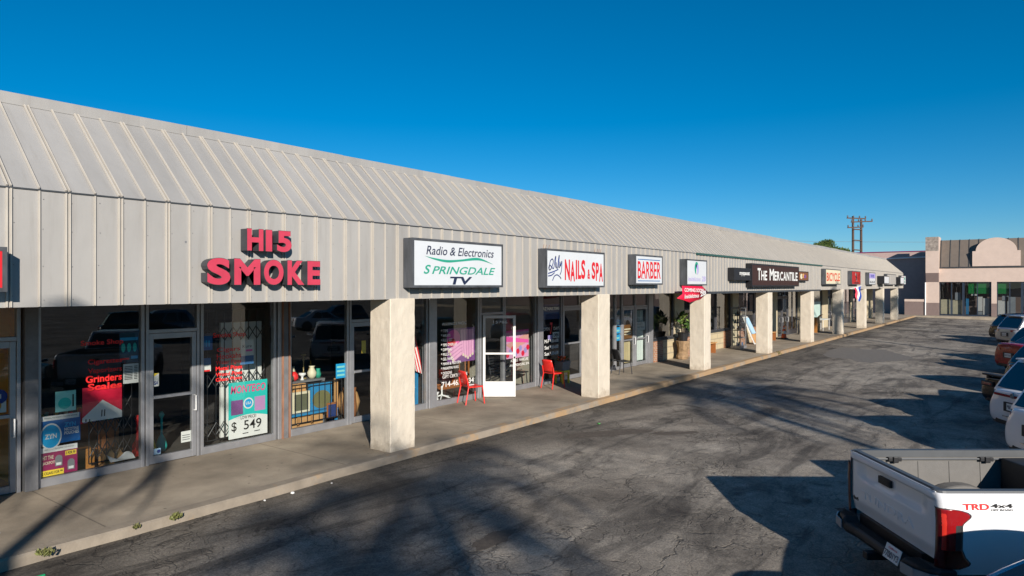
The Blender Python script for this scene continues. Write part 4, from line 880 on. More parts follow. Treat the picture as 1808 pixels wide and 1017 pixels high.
poster('window_poster', 'brown printed panel on the tan curtained door', 22.15, 22.88, 1.05, 1.98, flat('panel_brown', 112, 72, 22), lambda q, x, z, w, h, y: [rect(q, x + w * .15, z + h * (.15 + .1 * i), x + w * .85, z + h * (.2 + .1 * i), y, 0) for i in range(3)] + [q.wall_text('open', x + w * .25, z + h * .8, y, w * .5, h * .09, 0)], ['bone'])
poster('window_poster', 'white hand lettered sheet on the white curtained door', 23.2, 23.95, 1.3, 1.62, 'paper', lambda q, x, z, w, h, y: (q.wall_text('PRIVATE', x + w * .1, z + h * .62, y, w * .6, h * .22, 0), q.wall_text('Nail Shop', x + w * .1, z + h * .2, y, w * .8, h * .28, 0, shear=.2)), ['grey_ink'])
for i, z in enumerate((1.55, 1.28, 1.02)): poster('window_poster', ['upper', 'middle', 'bottom'][i] + ' turquoise card stacked beside the tan curtained door', 21.6, 21.95, z, z + .22, 'cyan', lambda q, x, z_, w, h, y: rect(q, x + w * .2, z_ + h * .3, x + w * .8, z_ + h * .6, y, 0), ['pale_teal'])

# ================================================================== goods behind the second hand shop window
def shelf_table(name, label, x0, x1, y0, y1, z, mt, legs=True):
    t = thing(name, label, 'table', ((x0 + x1) / 2, (y0 + y1) / 2, 0)); q = MB(); q.box(x0, x1, y0, y1, z - .04, z); q.build('table_top', mt, t)
    for lx in (x0 + .03, x1 - .03):
        for ly in (y0 + .03, y1 - .03): q = MB(); q.box(lx - .025, lx + .025, ly - .025, ly + .025, 0, z - .041); q.build('leg', mt, t)
    return t
shelf_table('display_table', 'grey table of bric-a-brac behind the second hand shop window', 8.2, 9.35, 12.15, 12.6, 1.0, 'pier_grey')
shelf_table('low_table', 'low blue table of boxes behind the barred second hand window', 8.15, 9.5, 11.9, 12.12, .36, 'shop_blue')
def small(q_, name, label, cat, m, origin, **k): return tag(q_.build(name, m, origin=origin, **k), label, cat)
q = MB(); q.box(8.42, 8.85, 12.0, 12.12, .37, .80, 0); q.box(8.47, 8.80, 11.985, 11.999, .42, .75, 1); small(q, 'framed_screen', 'cream framed square screen behind the window bars', 'screen', ['bone', flat('olive_grey', 96, 98, 76)], (8.6, 12, .37))
q = MB(); q.disc((9.15, 12.0, .58), (1, 0, 0), (0, 0, 1), .24, .19, 1); q.box(8.88, 9.42, 12.01, 12.1, .37, .92, 0); small(q, 'oval_picture', 'blue panel with an olive oval behind the window bars', 'picture', ['shop_blue', flat('olive', 110, 108, 70)], (9.15, 12, .37))
for i, (x, w_) in enumerate([(8.3, .3), (8.66, .26), (8.98, .22)]): q = MB(); q.box(x - w_ / 2, x + w_ / 2, 11.88, 12.1, .005, .29); small(q, 'cardboard_box', ['leftmost cardboard box under the low blue table', 'middle cardboard box under the low blue table', 'right cardboard box under the low blue table'][i], 'box', 'cardboard', (x, 12, 0), bevel=.008)
q = MB(); q.box(9.18, 9.45, 11.86, 11.88, .16, .5, 0); q.box(9.21, 9.42, 11.855, 11.86, .2, .46, 1); small(q, 'picture_frame', 'wooden picture frame leaning at the right end of the window floor', 'picture', ['warm_wood', 'navy_poster'], (9.3, 11.87, .16))
q = MB(); q.box(9.42, 9.5, 11.9, 11.94, .37, 1.0); small(q, 'wooden_plank', 'upright orange wood board at the right of the second hand window', 'board', 'tan', (9.46, 11.9, .37))
q = MB(); q.lathe([(.05, 0), (.09, .06), (.1, .13), (.06, .2), (.045, .24), (.07, .27)], (9.12, 12.3, 1.0), 16); small(q, 'vase', 'round cream vase on the bric-a-brac table', 'vase', 'bone', (9.12, 12.3, 1.0), smooth=True)
q = MB(); q.lathe([(.04, 0), (.09, .05), (.08, .13), (.03, .19)], (8.66, 12.28, 1.0), 14); small(q, 'red_ornament', 'red glass ornament beside the round cream vase', 'ornament', 'hot_red', (8.66, 12.28, 1.0), smooth=True)
q = MB(); q.lathe([(.05, 0), (.02, .04), (.03, .08), (.08, .12), (.07, .15)], (8.84, 12.25, 1.0), 14); small(q, 'white_dish', 'white footed dish next to the red ornament', 'dish', 'white', (8.84, 12.25, 1.0), smooth=True)
t = thing('floor_lamp', 'thin brass candlestick lamp behind the white dish', 'lamp', (8.98, 12.4, 1.0)); q = MB(); q.lathe([(.07, 0), (.07, .015), (.012, .03), (.012, .38), (.03, .4), (.012, .43), (.012, .5)], (8.98, 12.4, 1.0), 12); q.build('stem', flat('brass', 150, 130, 80, .3), t, smooth=True); q = MB(); q.lathe([(.05, .5), (.055, .505), (.055, .52), (.05, .53)], (8.98, 12.4, 1.0), 12); q.build('cup', 'brass', t)
q = MB(); q.lathe([(.14, 0), (.15, .02), (.15, .05), (.13, .06)], (8.5, 12.35, 1.16), 20, axis='y'); small(q, 'round_tray', 'round wooden tray standing on the bric-a-brac table', 'tray', 'brown', (8.5, 12.35, 1.0))
q = MB(); q.box(8.28, 8.46, 12.14, 12.25, .62, .98); q.box(8.31, 8.43, 12.12, 12.14, .66, .94, 1); small(q, 'clock_case', 'grey metal clock case at the left of the second hand window', 'clock', ['alu', 'grey_ink'], (8.37, 12.2, .62), bevel=.006)
for i, x in enumerate((8.56, 8.72)): q = MB(); q.box(x - .07, x + .07, 12.05, 12.14, .78, .96); small(q, 'wooden_box', ['small orange wooden box, left of a pair below the red ornament', 'small orange wooden box, right of a pair below the red ornament'][i], 'box', 'tan', (x, 12.1, .78), bevel=.005)
poster('window_poster', 'small turquoise printed card beside the cream vase', 9.3, 9.55, 1.02, 1.33, 'cyan', lambda q, x, z, w, h, y: [rect(q, x + w * .1, z + h * (.15 + .28 * i), x + w * .9, z + h * (.28 + .28 * i), y, 0) for i in range(3)], ['pale_teal'])
poster('window_poster', 'yellow card high on the second hand shop door', 10.0, 10.12, 1.5, 1.78, 'yellow')
t = thing('table_lamp', 'white mushroom lamp behind the second hand shop door', 'lamp', (9.98, 12.1, 0)); q = MB(); q.lathe([(.08, .72), (.03, .76), (.03, 1.0), (.04, 1.02)], (9.98, 12.1, 0), 12); q.build('base', 'bone', t, smooth=True); q = MB(); q.lathe([(.12, 1.02), (.11, 1.1), (.05, 1.16), (.01, 1.17)], (9.98, 12.1, 0), 14); q.build('shade', 'bone', t, smooth=True)
q = MB(); q.lathe([(.14, 0), (.16, .3), (.13, .6), (.15, .72)], (9.98, 12.1, 0), 16); small(q, 'barrel_stand', 'wooden barrel stand under the white mushroom lamp', 'stand', 'warm_wood', (9.98, 12.1, 0), smooth=True)
for i, (nm, lb, x, y, z, pr, c_) in enumerate([
    ('jug', 'green glass jug at the right of the bric-a-brac table', 9.28, 12.3, 1.0, [(.05, 0), (.07, .08), (.04, .16), (.05, .2)], 'ink_green'),
    ('figurine', 'cream figurine behind the red ornament', 8.75, 12.45, 1.0, [(.05, 0), (.03, .1), (.05, .18), (.03, .24), (.04, .28)], 'bone'),
    ('teapot', 'dark green teapot left of the red ornament', 8.5, 12.22, 1.0, [(.06, 0), (.1, .05), (.09, .11), (.03, .14)], 'olive_grey'),
    ('bottle', 'tall amber bottle behind the cream vase', 9.22, 12.48, 1.0, [(.04, 0), (.045, .2), (.015, .26), (.015, .36)], 'gold_ink'),
    ('candle', 'pale yellow candle jar at the left of the bric-a-brac table', 8.32, 12.25, 1.0, [(.05, 0), (.055, .02), (.055, .14), (.05, .15)], 'yellow')]):
    q = MB(); q.lathe(pr, (x, y, z), 14); small(q, nm, lb, nm, c_, (x, y, z), smooth=True)
q = MB(); q.lathe([(.02, .005), (.2, .1), (.26, .35), (.2, .55), (.12, .62)], (10.2, 12.4, .0), 14); small(q, 'wicker_basket', 'round wicker basket on the floor behind the second hand shop door', 'basket', 'tan', (10.2, 12.4, 0), smooth=True)
# counter and stock behind the smoke shop glass
t = thing('shop_counter', 'low dark counter of bottles and packets behind the smoke shop window', 'counter', (4.6, 12.6, 0)); q = MB(); q.box(3.95, 5.25, 12.4, 12.9, .005, .72); q.build('cabinet', 'warm_wood', t); q = MB()
for i in range(34):
    x = 4.0 + 1.2 * (i % 17) / 17 + .02; y = 12.44 + .2 * (i // 17); h_ = rnd.uniform(.08, .26); q.box(x, x + .05, y, y + .05, .722, .722 + h_, rnd.randrange(6))
o = q.build('wares', ['bone', 'poster_red', 'teal', 'yellow', 'grey_ink', 'lilac'], t); o['kind'] = 'stuff'
for i, (x, w_, h_, y) in enumerate(((4.12, .4, .5, 12.1), (4.55, .36, .38, 12.15), (5.0, .3, .3, 12.1))): q = MB(); q.box(x - w_ / 2, x + w_ / 2, y - .12, y + .12, .005, h_); small(q, 'cardboard_box', ['tallest cardboard box behind the cigar poster', 'middle cardboard box behind the smoke shop gate', 'smallest cardboard box behind the smoke shop gate'][i], 'box', ['cardboard', 'kraft', 'cardboard'][i], (x, y, 0), bevel=.008)
for i, (x, c_) in enumerate(((5.6, 'hot_red'), (5.82, 'yellow'), (6.02, 'teal'))):
    q = MB(); q.lathe([(.07, .005), (.10, .1), (.07, .22), (.02, .32), (.02, .6), (.05, .66), (.02, .72)], (x, 12.5, 0), 12); small(q, 'water_pipe', ['red', 'yellow', 'teal'][i] + ' glass water pipe standing inside the smoke shop door', 'water pipe', c_, (x, 12.5, 0), smooth=True)
# flag in the next window
fl = MB(); V = []; nr, nc = 13, 10
for j in range(nr + 1):
    for i in range(nc + 1):
        u, v = i / nc, j / nr
        V.append((11.42 + .42 * v * .8 + .3 * u - .46 * u * (1) * .2, YS + .12 + .04 * math.sin(v * 9 + u * 3), 1.98 - .95 * u - .2 * v))
F_ = [(j * (nc + 1) + i, j * (nc + 1) + i + 1, (j + 1) * (nc + 1) + i + 1, (j + 1) * (nc + 1) + i) for j in range(nr) for i in range(nc)]
fl.v = V; fl.f = F_; fl.m = [2 if (j < 7 and i < 4) else (0 if j % 2 == 0 else 1) for j in range(nr) for i in range(nc)]
small(fl, 'striped_flag', 'red and white striped flag with a blue canton hanging inside the window', 'flag', ['ink_red', 'paper', 'navy_poster'], (11.6, YS + .1, 1.0), smooth=True)
t = thing('blue_cabinet', 'bright blue open shelf behind the striped flag window', 'shelf', (11.5, 12.1, 0))
q = MB()
for x in (11.1, 11.52, 11.95): q.box(x - .03, x + .03, 11.95, 12.35, 0, 1.05)
q.build('upright', 'shop_blue', t); q = MB()
for z in (.1, .5, 1.0): q.box(11.13, 11.92, 11.96, 12.34, z - .02, z + .02)
q.build('shelf', 'shop_blue', t)
for i, (x, z) in enumerate([(11.3, .12), (11.73, .12), (11.73, .52)]): q = MB(); q.box(x - .15, x + .15, 12.0, 12.3, z + .003, z + .3); small(q, 'storage_box', ['tan box on the bottom left of the bright blue shelf', 'tan box on the bottom right of the bright blue shelf', 'tan box on the middle of the bright blue shelf'][i], 'box', 'tan', (x, 12.1, z), bevel=.008)
# salon furniture
t = thing('slat_bench', 'black slatted bench inside the salon window right of the open door', 'bench', (15.8, 12.15, 0)); q = MB()
for i in range(6): q.box(15.15, 16.5, 12.28 + .012 * i, 12.30 + .012 * i, .5 + .075 * i, .55 + .075 * i)
q.build('backrest', 'iron', t); q = MB()
for i in range(5): q.box(15.15, 16.5, 11.86 + .085 * i, 11.925 + .085 * i, .42, .45)
q.build('seat', 'iron', t)
for x in (15.2, 16.45):
    q = MB(); q.tube([(x, 11.86, .01), (x, 11.92, .44), (x, 12.26, .44), (x, 12.36, .98)], .018, 6); q.build('leg', 'iron', t); q = MB(); q.tube([(x, 12.38, .01), (x, 12.24, .44)], .018, 6); q.build('leg', 'iron', t)
t = thing('salon_stool', 'black round salon chair on chrome castors behind the price lettering', 'chair', (13.2, 12.3, 0)); q = MB(); q.lathe([(.24, .44), (.27, .47), (.27, .53), (.22, .56)], (13.2, 12.3, 0), 18); q.build('seat', 'black', t, smooth=True); q = MB(); q.tube([(13.2, 12.3, .1), (13.2, 12.3, .44)], .025, 8); q.build('post', 'white', t); q = MB()
for i in range(5):
    a_ = i * 2 * math.pi / 5; q.tube([(13.2, 12.3, .12), (13.2 + .26 * math.cos(a_), 12.3 + .26 * math.sin(a_), .05)], .018, 6)
q.build('base', 'white', t)
t = thing('pedestal_fan', 'white pedicure basin at the left foot of the salon window', 'basin', (12.6, 12.05, 0)); q = MB(); q.lathe([(.2, .005), (.16, .08), (.12, .2), (.17, .3)], (12.6, 12.05, 0), 16); q.build('bowl', 'white', t, smooth=True); t.name = 'foot_basin'
t = thing('reception_desk', 'brown reception desk seen through the open salon doorway', 'desk', (15.0, 13.6, 0)); q = MB(); q.box(13.9, 15.6, 13.4, 13.9, .005, 1.0); q.build('body', 'warm_wood', t); q = MB(); q.box(13.85, 15.65, 13.35, 13.95, 1.001, 1.04); q.build('counter_top', 'tan', t)

# ================================================================== chairs and things on the walkway
def chair(name, label, x, y, rz, metal='chair_red', group=None):
    t = thing(name, label, 'chair', (x, y, 0), rz, group)
    q = MB(); n_ = 6; V = []                       # seat opens towards local +x
    for i in range(n_ + 1):
        for j in range(7):
            u, v = i / n_, j / 6 - .5
            V.append((-.20 + .42 * u, .43 * v * (1 - .06 * u), .45 + .018 * math.sin(u * 3.0) * -1 + .01 * (abs(v) * 2) ** 2))
    q.add(V, [(i * 7 + j, (i + 1) * 7 + j, (i + 1) * 7 + j + 1, i * 7 + j + 1) for i in range(n_) for j in range(6)])
    o = q.build('seat', metal, t, local=True, smooth=True); o.modifiers.new('t', 'SOLIDIFY').thickness = .018
    q = MB(); V = []
    for i in range(n_ + 1):
        for j in range(7):
            u, v = i / n_, j / 6 - .5
            V.append((-.215 - .10 * u + .03 * (abs(v) * 2) ** 2, .41 * v * (1 - .08 * u * u), .48 + .37 * u - .02 * (abs(v) * 2) ** 3 * u))
    q.add(V, [(i * 7 + j, i * 7 + j + 1, (i + 1) * 7 + j + 1, (i + 1) * 7 + j) for i in range(n_) for j in range(6)])
    o = q.build('backrest', metal, t, local=True, smooth=True); o.modifiers.new('t', 'SOLIDIFY').thickness = .016
    for s_ in (-1, 1):
        q = MB(); q.tube([(.24, .23 * s_, 0), (.20, .20 * s_, .43), (-.20, .20 * s_, .43)], .016, 8); q.build('leg', metal, t, local=True)
        q = MB(); q.tube([(-.30, .22 * s_, 0), (-.21, .205 * s_, .43), (-.26, .20 * s_, .66)], .016, 8); q.build('leg', metal, t, local=True)
    return t
c1 = chair('metal_chair', 'red metal chair in front of the salon price list window', 13.28, 11.33, R(-20))
q = MB(); q.box(13.12, 13.32, 11.28, 11.42, .462, .482); small(q, 'folded_paper', 'folded white paper lying on the left red chair', 'paper', 'paper', (13.22, 11.35, .462), bevel=.006)
c2 = chair('metal_chair', 'red metal chair between the salon pier and the yellow stool', 16.72, 11.12, R(-8))
c3 = chair('metal_chair', 'dark metal chair half hidden behind the second column', 20.75, 11.0, R(-25), 'iron')
t = thing('step_stool', 'yellow plastic stool under a black planter by the salon', 'stool', (17.65, 11.42, 0)); q = MB(); q.box(17.47, 17.83, 11.25, 11.58, .34, .40); q.build('seat', 'yellow', t, bevel=.02)
for sx_ in (17.5, 17.8):
    for sy_ in (11.28, 11.55): q = MB(); q.prism([(sx_ - .025, sy_ - .025, 0), (sx_ + .025, sy_ - .025, 0), (sx_ + .025, sy_ + .025, 0), (sx_ - .025, sy_ + .025, 0)], (0, 0, .339)); q.build('leg', 'yellow', t)
t = thing('planter_box', 'dark grey planter of orange flowers on the yellow stool', 'planter', (17.65, 11.42, .4)); q = MB(); q.prism([(17.45, 11.27, .402), (17.85, 11.27, .402), (17.88, 11.25, .68), (17.42, 11.25, .68)], (0, .3, 0)); q.build('box', 'pier_grey', t, bevel=.01)
def leafy(n_, c, rad, size, seed, squash=1.0, m=0, q=None, up=0.3):
    rr = random.Random(seed); q = q or MB()
    for i in range(n_):
        while True:
            p = Vector((rr.uniform(-1, 1), rr.uniform(-1, 1), rr.uniform(-1, 1)))
            if p.length < 1: break
        p = Vector(c) + Vector((p.x * rad, p.y * rad, p.z * rad * squash))
        d = Vector((rr.uniform(-1, 1), rr.uniform(-1, 1), rr.uniform(-.6, 1) + up)).normalized(); e_ = d.cross(Vector((rr.uniform(-1, 1), rr.uniform(-1, 1), rr.uniform(-1, 1)))).normalized()
        s_ = size * rr.uniform(.6, 1.3); q.add([p, p + d * s_ * .5 + e_ * s_ * .25, p + d * s_, p + d * s_ * .5 - e_ * s_ * .25], [(0, 1, 2, 3)], m if isinstance(m, int) else rr.choice(m))
    return q
M['leaf'] = leaf_mat('leaf_green', (0.075, 0.14, 0.03), (0.02, 0.05, 0.012)); M['leaf_light'] = leaf_mat('leaf_light', (0.20, 0.27, 0.06), (0.08, 0.13, 0.03)); M['weed'] = leaf_mat('weed_green', (0.15, 0.17, 0.05), (0.09, 0.075, 0.03)); M['bark'] = mat('bark', (0.10, 0.075, 0.055), .95, var=.4, scale=8, bump=.8, bscale=20)
q = MB(); leafy(60, (17.65, 11.42, .72), .16, .1, 3, .5, (0, 1, 1), q); q.build('flowers', ['leaf', 'orange'], t)
t = thing('potted_plant', 'tall leafy plant in a dark pot before the barber window', 'plant', (26.35, 11.2, 0)); q = MB(); q.lathe([(.16, 0), (.22, .3), (.24, .34), (.2, .34)], (26.35, 11.2, .75), 16); q.build('pot', 'black', t); q = MB()
for i in range(9):
    a_ = i * .75; hgt = 1.35 + .07 * (i % 4) + .1; q.tube([(26.35 + .05 * math.cos(a_), 11.2 + .05 * math.sin(a_), 1.05), (26.35 + .12 * math.cos(a_), 11.2 + .12 * math.sin(a_), hgt), (26.35 + .28 * math.cos(a_), 11.2 + .28 * math.sin(a_), hgt + .3)], [.014, .01, .005], 5)
q.build('stem', 'bark', t); q = MB(); leafy(95, (26.3, 11.15, 1.5), .4, .22, 8, .8, (0, 1), q); q.build('foliage', ['leaf', 'leaf_light'], t)
q = MB(); q.lathe([(.2, 0), (.24, .1), (.20, .3), (.26, .5), (.3, .75)], (26.35, 11.2, 0), 9); V = q.v
q.v = [(x + .03 * math.sin(z * 9 + y * 7), y + .04 * math.cos(z * 7 + x * 5), z) for x, y, z in V]; small(q, 'stone_pedestal', 'rough tan stone pedestal carrying the dark plant pot', 'pedestal', mat('tan_stone', (.34, .22, .12), .9, var=.5, scale=6, bump=1, bscale=10), (26.35, 11.2, 0), bevel=.02)
def bench(label, x0, x1, y0, y1):
    t = thing('wooden_bench', label, 'bench', ((x0 + x1) / 2, (y0 + y1) / 2, 0)); q = MB()
    for i in range(4):
        ya = y0 + (y1 - y0) * i / 4; q.box(x0, x1, ya + .005, ya + (y1 - y0) / 4 - .005, .44, .475)
    q.build('seat', 'tan', t, bevel=.004)
    for x in (x0 + .12, x1 - .18): q = MB(); q.box(x, x + .06, y0 + .03, y1 - .03, 0, .439); q.build('leg', 'warm_wood', t)
bench('low wooden bench beside the stone plant pedestal', 28.3, 29.8, 11.05, 11.40); bench('low wooden bench past the leaning framed board', 37.0, 38.5, 10.95, 11.33)
# leaning framed board, display door, cone, bicycle, box, table
q = MB(); q.prism([(35.0, 11.08, .02), (35.75, 11.12, .02), (35.05, 11.5, 1.42), (34.35, 11.46, 1.42)], (.02, -.05, 0), 0); q.prism([(35.0, 11.02, .08), (35.65, 11.06, .08), (35.45, 11.19, .52), (34.8, 11.15, .52)], (.01, -.012, 0), 1)
q.prism([(34.82, 11.14, .56), (35.42, 11.18, .56), (35.0, 11.42, 1.36), (34.42, 11.39, 1.36)], (.01, -.06, 0), 2); small(q, 'leaning_board', 'white framed board leaning against the brick pier of the low wall', 'board', ['paper', 'tan', 'pale_blue'], (35.0, 11.3, 0))
t = thing('display_case', 'tall glass display case on the walkway behind the third column', 'display case', (32.6, 11.0, 0)); q = MB()
for x in (32.2, 33.0):
    for y in (10.85, 11.25): q.box(x - .02, x + .02, y - .02, y + .02, 0, 1.9)
q.box(32.16, 33.04, 10.81, 11.29, 0.0, .12); q.box(32.16, 33.04, 10.81, 11.29, 1.901, 1.96); q.build('frame', 'alu', t); q = MB()
for z in (.5, .85, 1.2, 1.55): q.box(32.19, 33.01, 10.84, 11.26, z, z + .015)
q.build('shelf', 'pale_grey', t); q = MB()
for i in range(28): 
    z = rnd.choice((.12, .515, .865, 1.215, 1.565)); x = rnd.uniform(32.28, 32.92); y = rnd.uniform(10.92, 11.18); h_ = rnd.uniform(.06, .2); q.box(x - .03, x + .03, y - .03, y + .03, z + .002, z + h_, rnd.randrange(4))
o = q.build('wares', ['bone', 'grey_ink', 'brown', 'steel_blue'], t); o['kind'] = 'stuff'
q = MB(); 
for a_, b_ in (((32.2, 10.83), (33.0, 10.83)), ((32.18, 10.85), (32.18, 11.25))): q.quad((a_[0], a_[1], .12), (b_[0], b_[1], .12), (b_[0], b_[1], 1.9), (a_[0], a_[1], 1.9))
q.build('pane', 'glass', t)
def cone(x, y, z0, label):
    t = thing('traffic_cone', label, 'cone', (x, y, z0)); q = MB(); q.box(x - .2, x + .2, y - .2, y + .2, z0, z0 + .04); q.build('base', 'black', t, bevel=.01)
    q = MB(); pr = [(.15, .041), (.11, .28), (.11, .281), (.085, .43), (.085, .431), (.065, .55), (.065, .551), (.055, .62), (.055, .621), (.03, .72)]; q.lathe(pr, (x, y, z0), 18)
    q.m = []
    for i in range(len(pr) - 1): q.m += [1 if i in (3, 2) or i in (6, 7) else 0] * 18
    q.m += [0, 0]; q.build('body', ['orange', 'paper'], t, smooth=False)
cone(40.0, 11.0, 0, 'orange traffic cone with white bands behind the fourth column')
def bicycle(label, x, y, rz, frame_m):
    t = thing('bicycle', label, 'bicycle', (x, y, 0), rz)
    for wx in (-.52, .52):
        q = MB(); n_ = 24; q.tube([(wx + .31 * math.cos(i * 2 * math.pi / n_), 0, .335 + .31 * math.sin(i * 2 * math.pi / n_)) for i in range(n_ + 1)], .022, 6, 0, False)
        for i in range(8): q.tube([(wx, 0, .335), (wx + .3 * math.cos(i * math.pi / 4), 0, .335 + .3 * math.sin(i * math.pi / 4))], .004, 4)
        q.build('wheel', 'black', t, local=True)
    q = MB(); J = dict(bb=(-.08, 0, .30), seat=(-.2, 0, .82), head=(.36, 0, .86), hl=(.40, 0, .72), rear=(-.52, 0, .335), front=(.52, 0, .335))
    for a_, b_ in (('bb', 'seat'), ('seat', 'head'), ('bb', 'hl'), ('rear', 'bb'), ('rear', 'seat'), ('head', 'front')): q.tube([J[a_], J[b_]], .017, 8)
    q.build('frame', frame_m, t, local=True)
    q = MB(); q.tube([(.30, -.28, 1.0), (.36, -.12, 1.0), (.36, .12, 1.0), (.30, .28, 1.0)], .014, 8); q.tube([(.36, 0, .86), (.36, 0, 1.0)], .014, 8); q.build('handlebar', 'black', t, local=True)
    q = MB(); q.prism([(-.34, -.07, .9), (-.12, -.03, .9), (-.06, 0, .9), (-.12, .03, .9), (-.34, .07, .9)], (0, 0, .05)); q.tube([(-.2, 0, .82), (-.22, 0, .9)], .013, 6); q.build('saddle', 'black', t, local=True, bevel=.01)
bicycle('black bicycle parked by the shop door between the fourth and fifth columns', 44.1, 11.25, R(12), 'iron')
q = MB(); q.box(46.2, 47.0, 10.7, 11.3, 0, .95); q.prism([(46.2, 10.7, .951), (47.0, 10.7, .951), (47.0, 10.5, 1.15), (46.2, 10.5, 1.15)], (0, .01, 0)); small(q, 'cardboard_carton', 'tall open cardboard carton past the fifth column', 'box', 'kraft', (46.6, 11, 0))
t = thing('folding_table', 'white folding table with a pale backboard past the cardboard carton', 'table', (49.0, 11.0, 0)); q = MB(); q.box(48.0, 50.0, 10.7, 11.35, .72, .75); q.build('table_top', 'paper', t)
for x in (48.15, 49.85):
    for y in (10.76, 11.28): q = MB(); q.tube([(x, y, 0), (x, y, .719)], .015, 6); q.build('leg', 'white', t)
q = MB(); q.box(48.3, 50.2, 11.38, 11.42, .8, 1.9); small(q, 'pale_board', 'pale green board standing behind the white folding table', 'board', flat('pale_green', 176, 198, 190), (49, 11.4, .8))
# flag on an angled pole under the red flame sign
t = thing('pole_flag', 'red, white and blue flag drooping from an angled pole by the red flame sign', 'flag', (48.0, YF, 2.75)); q = MB(); q.tube([(48.0, YF - .02, 2.78), (48.6, 8.55, 2.98)], .015, 6); q.build('pole', 'white', t)
q = MB(); V = []
for i in range(9):
    for j in range(7):
        u, v = i / 8, j / 6; V.append((48.62 - .42 * v * (1 - .5 * u) - .08 * u * math.sin(v * 5) - .35 * u, 8.56 + .35 * v * (1 - .5 * u) + .05 * math.sin(u * 7 + v * 3), 2.97 - .12 * v - 1.0 * u + .2 * u * v))
q.add(V, [(i * 7 + j, i * 7 + j + 1, (i + 1) * 7 + j + 1, (i + 1) * 7 + j) for i in range(8) for j in range(6)]); q.m = [(0 if j < 2 else (1 if j < 4 else 2)) for i in range(8) for j in range(6)]
q.build('cloth', ['ink_blue', 'paper', 'poster_red'], t, smooth=True)
# chalk mark on the walkway, litter, weeds along the kerb
q = MB(); o = Vector((2.35, 9.75, .004)); ux = Vector((.60, -.80, 0)); 
q.text('514', (2.62, 9.78, .004), (.86, .5, 0), (-.5, .86, 0), .30, .085, 0); struct(q.build('pavement_marking', flat('chalk', 190, 190, 185)))
def weed(x, y, r, seed, label, n_=70): small(leafy(n_, (x, y, -.04), r, .06, seed, .45, 0, up=.9), 'weed_clump', label, 'weed', 'weed', (x, y, gz(y)))
weed(4.46, 8.88, .065, 1, 'green weed clump in the gutter below the smoke shop door'); weed(2.98, 8.88, .075, 2, 'yellow green weed clump at the kerb in the lower left corner', 60); weed(3.98, 8.9, .035, 5, 'small brown weed tuft between the two larger kerb weeds', 24); weed(31.6, 8.9, .16, 4, 'weed tuft at the kerb before the fourth column', 40)
q = MB(); q.lathe([(.01, 0), (.03, .01), (.025, .03), (.01, .035)], (6.2, 8.83, gz(8.83)), 7); small(q, 'crumpled_paper', 'crumpled white paper lying in the gutter', 'litter', 'paper', (6.2, 8.83, gz(8.83)))
q = MB(); q.lathe([(.008, 0), (.018, .006), (.01, .015)], (6.9, 8.8, gz(8.8)), 6); q.lathe([(.01, 0), (.02, .01), (.01, .02)], (5.75, 8.86, gz(8.86)), 5); small(q, 'paper_scrap', 'tiny white paper scraps in the gutter', 'litter', 'paper', (6.5, 8.8, gz(8.8)))
q = MB(); q.box(2.55, 2.85, 8.50, 8.53, gz(8.5) + .003, gz(8.5) + .012); small(q, 'green_strip', 'thin bright green plastic strip on the asphalt, lower left', 'litter', flat('bright_green', 20, 170, 110), (2.7, 8.5, gz(8.5)))
q = MB(); q.lathe([(.02, 0), (.04, .01), (.03, .03)], (13.6, 7.8, gz(7.8)), 7); small(q, 'green_scrap', 'small green scrap of litter on the open asphalt', 'litter', flat('grass_scrap', 60, 130, 60), (13.6, 7.8, gz(7.8)))
for _n in range(1):      # paper draped at the smoke shop sill
    q = MB(); V = []
    for i in range(11):
        for j in range(5): u, v = i / 10, j / 4; V.append((4.85 + .38 * u, YS + .04 + .16 * v, .14 + .05 * math.sin(u * 7 + v * 2) * v + .05 * v + .02))
    q.add(V, [(i * 5 + j, (i + 1) * 5 + j, (i + 1) * 5 + j + 1, i * 5 + j + 1) for i in range(10) for j in range(4)]); small(q, 'crumpled_sheet', 'crumpled white sheet lying on the smoke shop window sill', 'paper', 'paper', (5.0, YS + .1, .13), smooth=True)
# ================================================================== vehicles
def paint(name, col, metal=0.0, rough=.35):
    if name not in M: M[name] = mat(name, col, rough, metal=metal, coat=.25 if 'black' in name or 'red' in name else .8, var=.03, scale=2, spec=.3)
    return M[name]
paint('paint_white', (0.80, 0.80, 0.80)); paint('paint_red', (0.27, 0.002, 0.006), .0, .28); paint('paint_black', (0.006, 0.006, 0.007), 0, .22); paint('paint_silver', (0.42, 0.42, 0.43), .5); paint('paint_grey', (0.10, 0.105, 0.115), .4); paint('paint_blue', (0.10, 0.19, 0.27), .5); paint('paint_tan', (0.38, 0.31, 0.15), .3)
def car_glass():
    m = bpy.data.materials.new('car_glass'); m.use_nodes = True; p = m.node_tree.nodes['Principled BSDF']
    p.inputs['Base Color'].default_value = (0.012, 0.016, 0.019, 1); p.inputs['Roughness'].default_value = .03; p.inputs['Specular IOR Level'].default_value = .6; p.inputs['Coat Weight'].default_value = .5; p.inputs['Coat Roughness'].default_value = .02; return m
M['car_glass'] = car_glass()
M['rubber'] = mat('tyre_rubber', (0.02, 0.02, 0.02), .85, var=.2); M['rim'] = mat('alloy_rim', (.4, .4, .41), .35, metal=.8, var=.1)
M['tail_red'] = mat('tail_lamp_red', (0.26, 0.006, 0.008), .2, coat=1); M['tail_dark'] = mat('tail_lamp_dark', (0.06, 0.003, 0.004), .15, coat=1); M['tail_bright'] = mat('tail_lamp_bright', (0.62, 0.035, 0.022), .2, coat=1)
M['trim_black'] = mat('black_plastic', (0.02, 0.02, 0.021), .6, var=.2, scale=20); M['chrome'] = mat('chrome', (.62, .62, .62), .12, metal=1); M['lamp_clear'] = mat('lamp_clear', (.6, .6, .6), .1, coat=1)
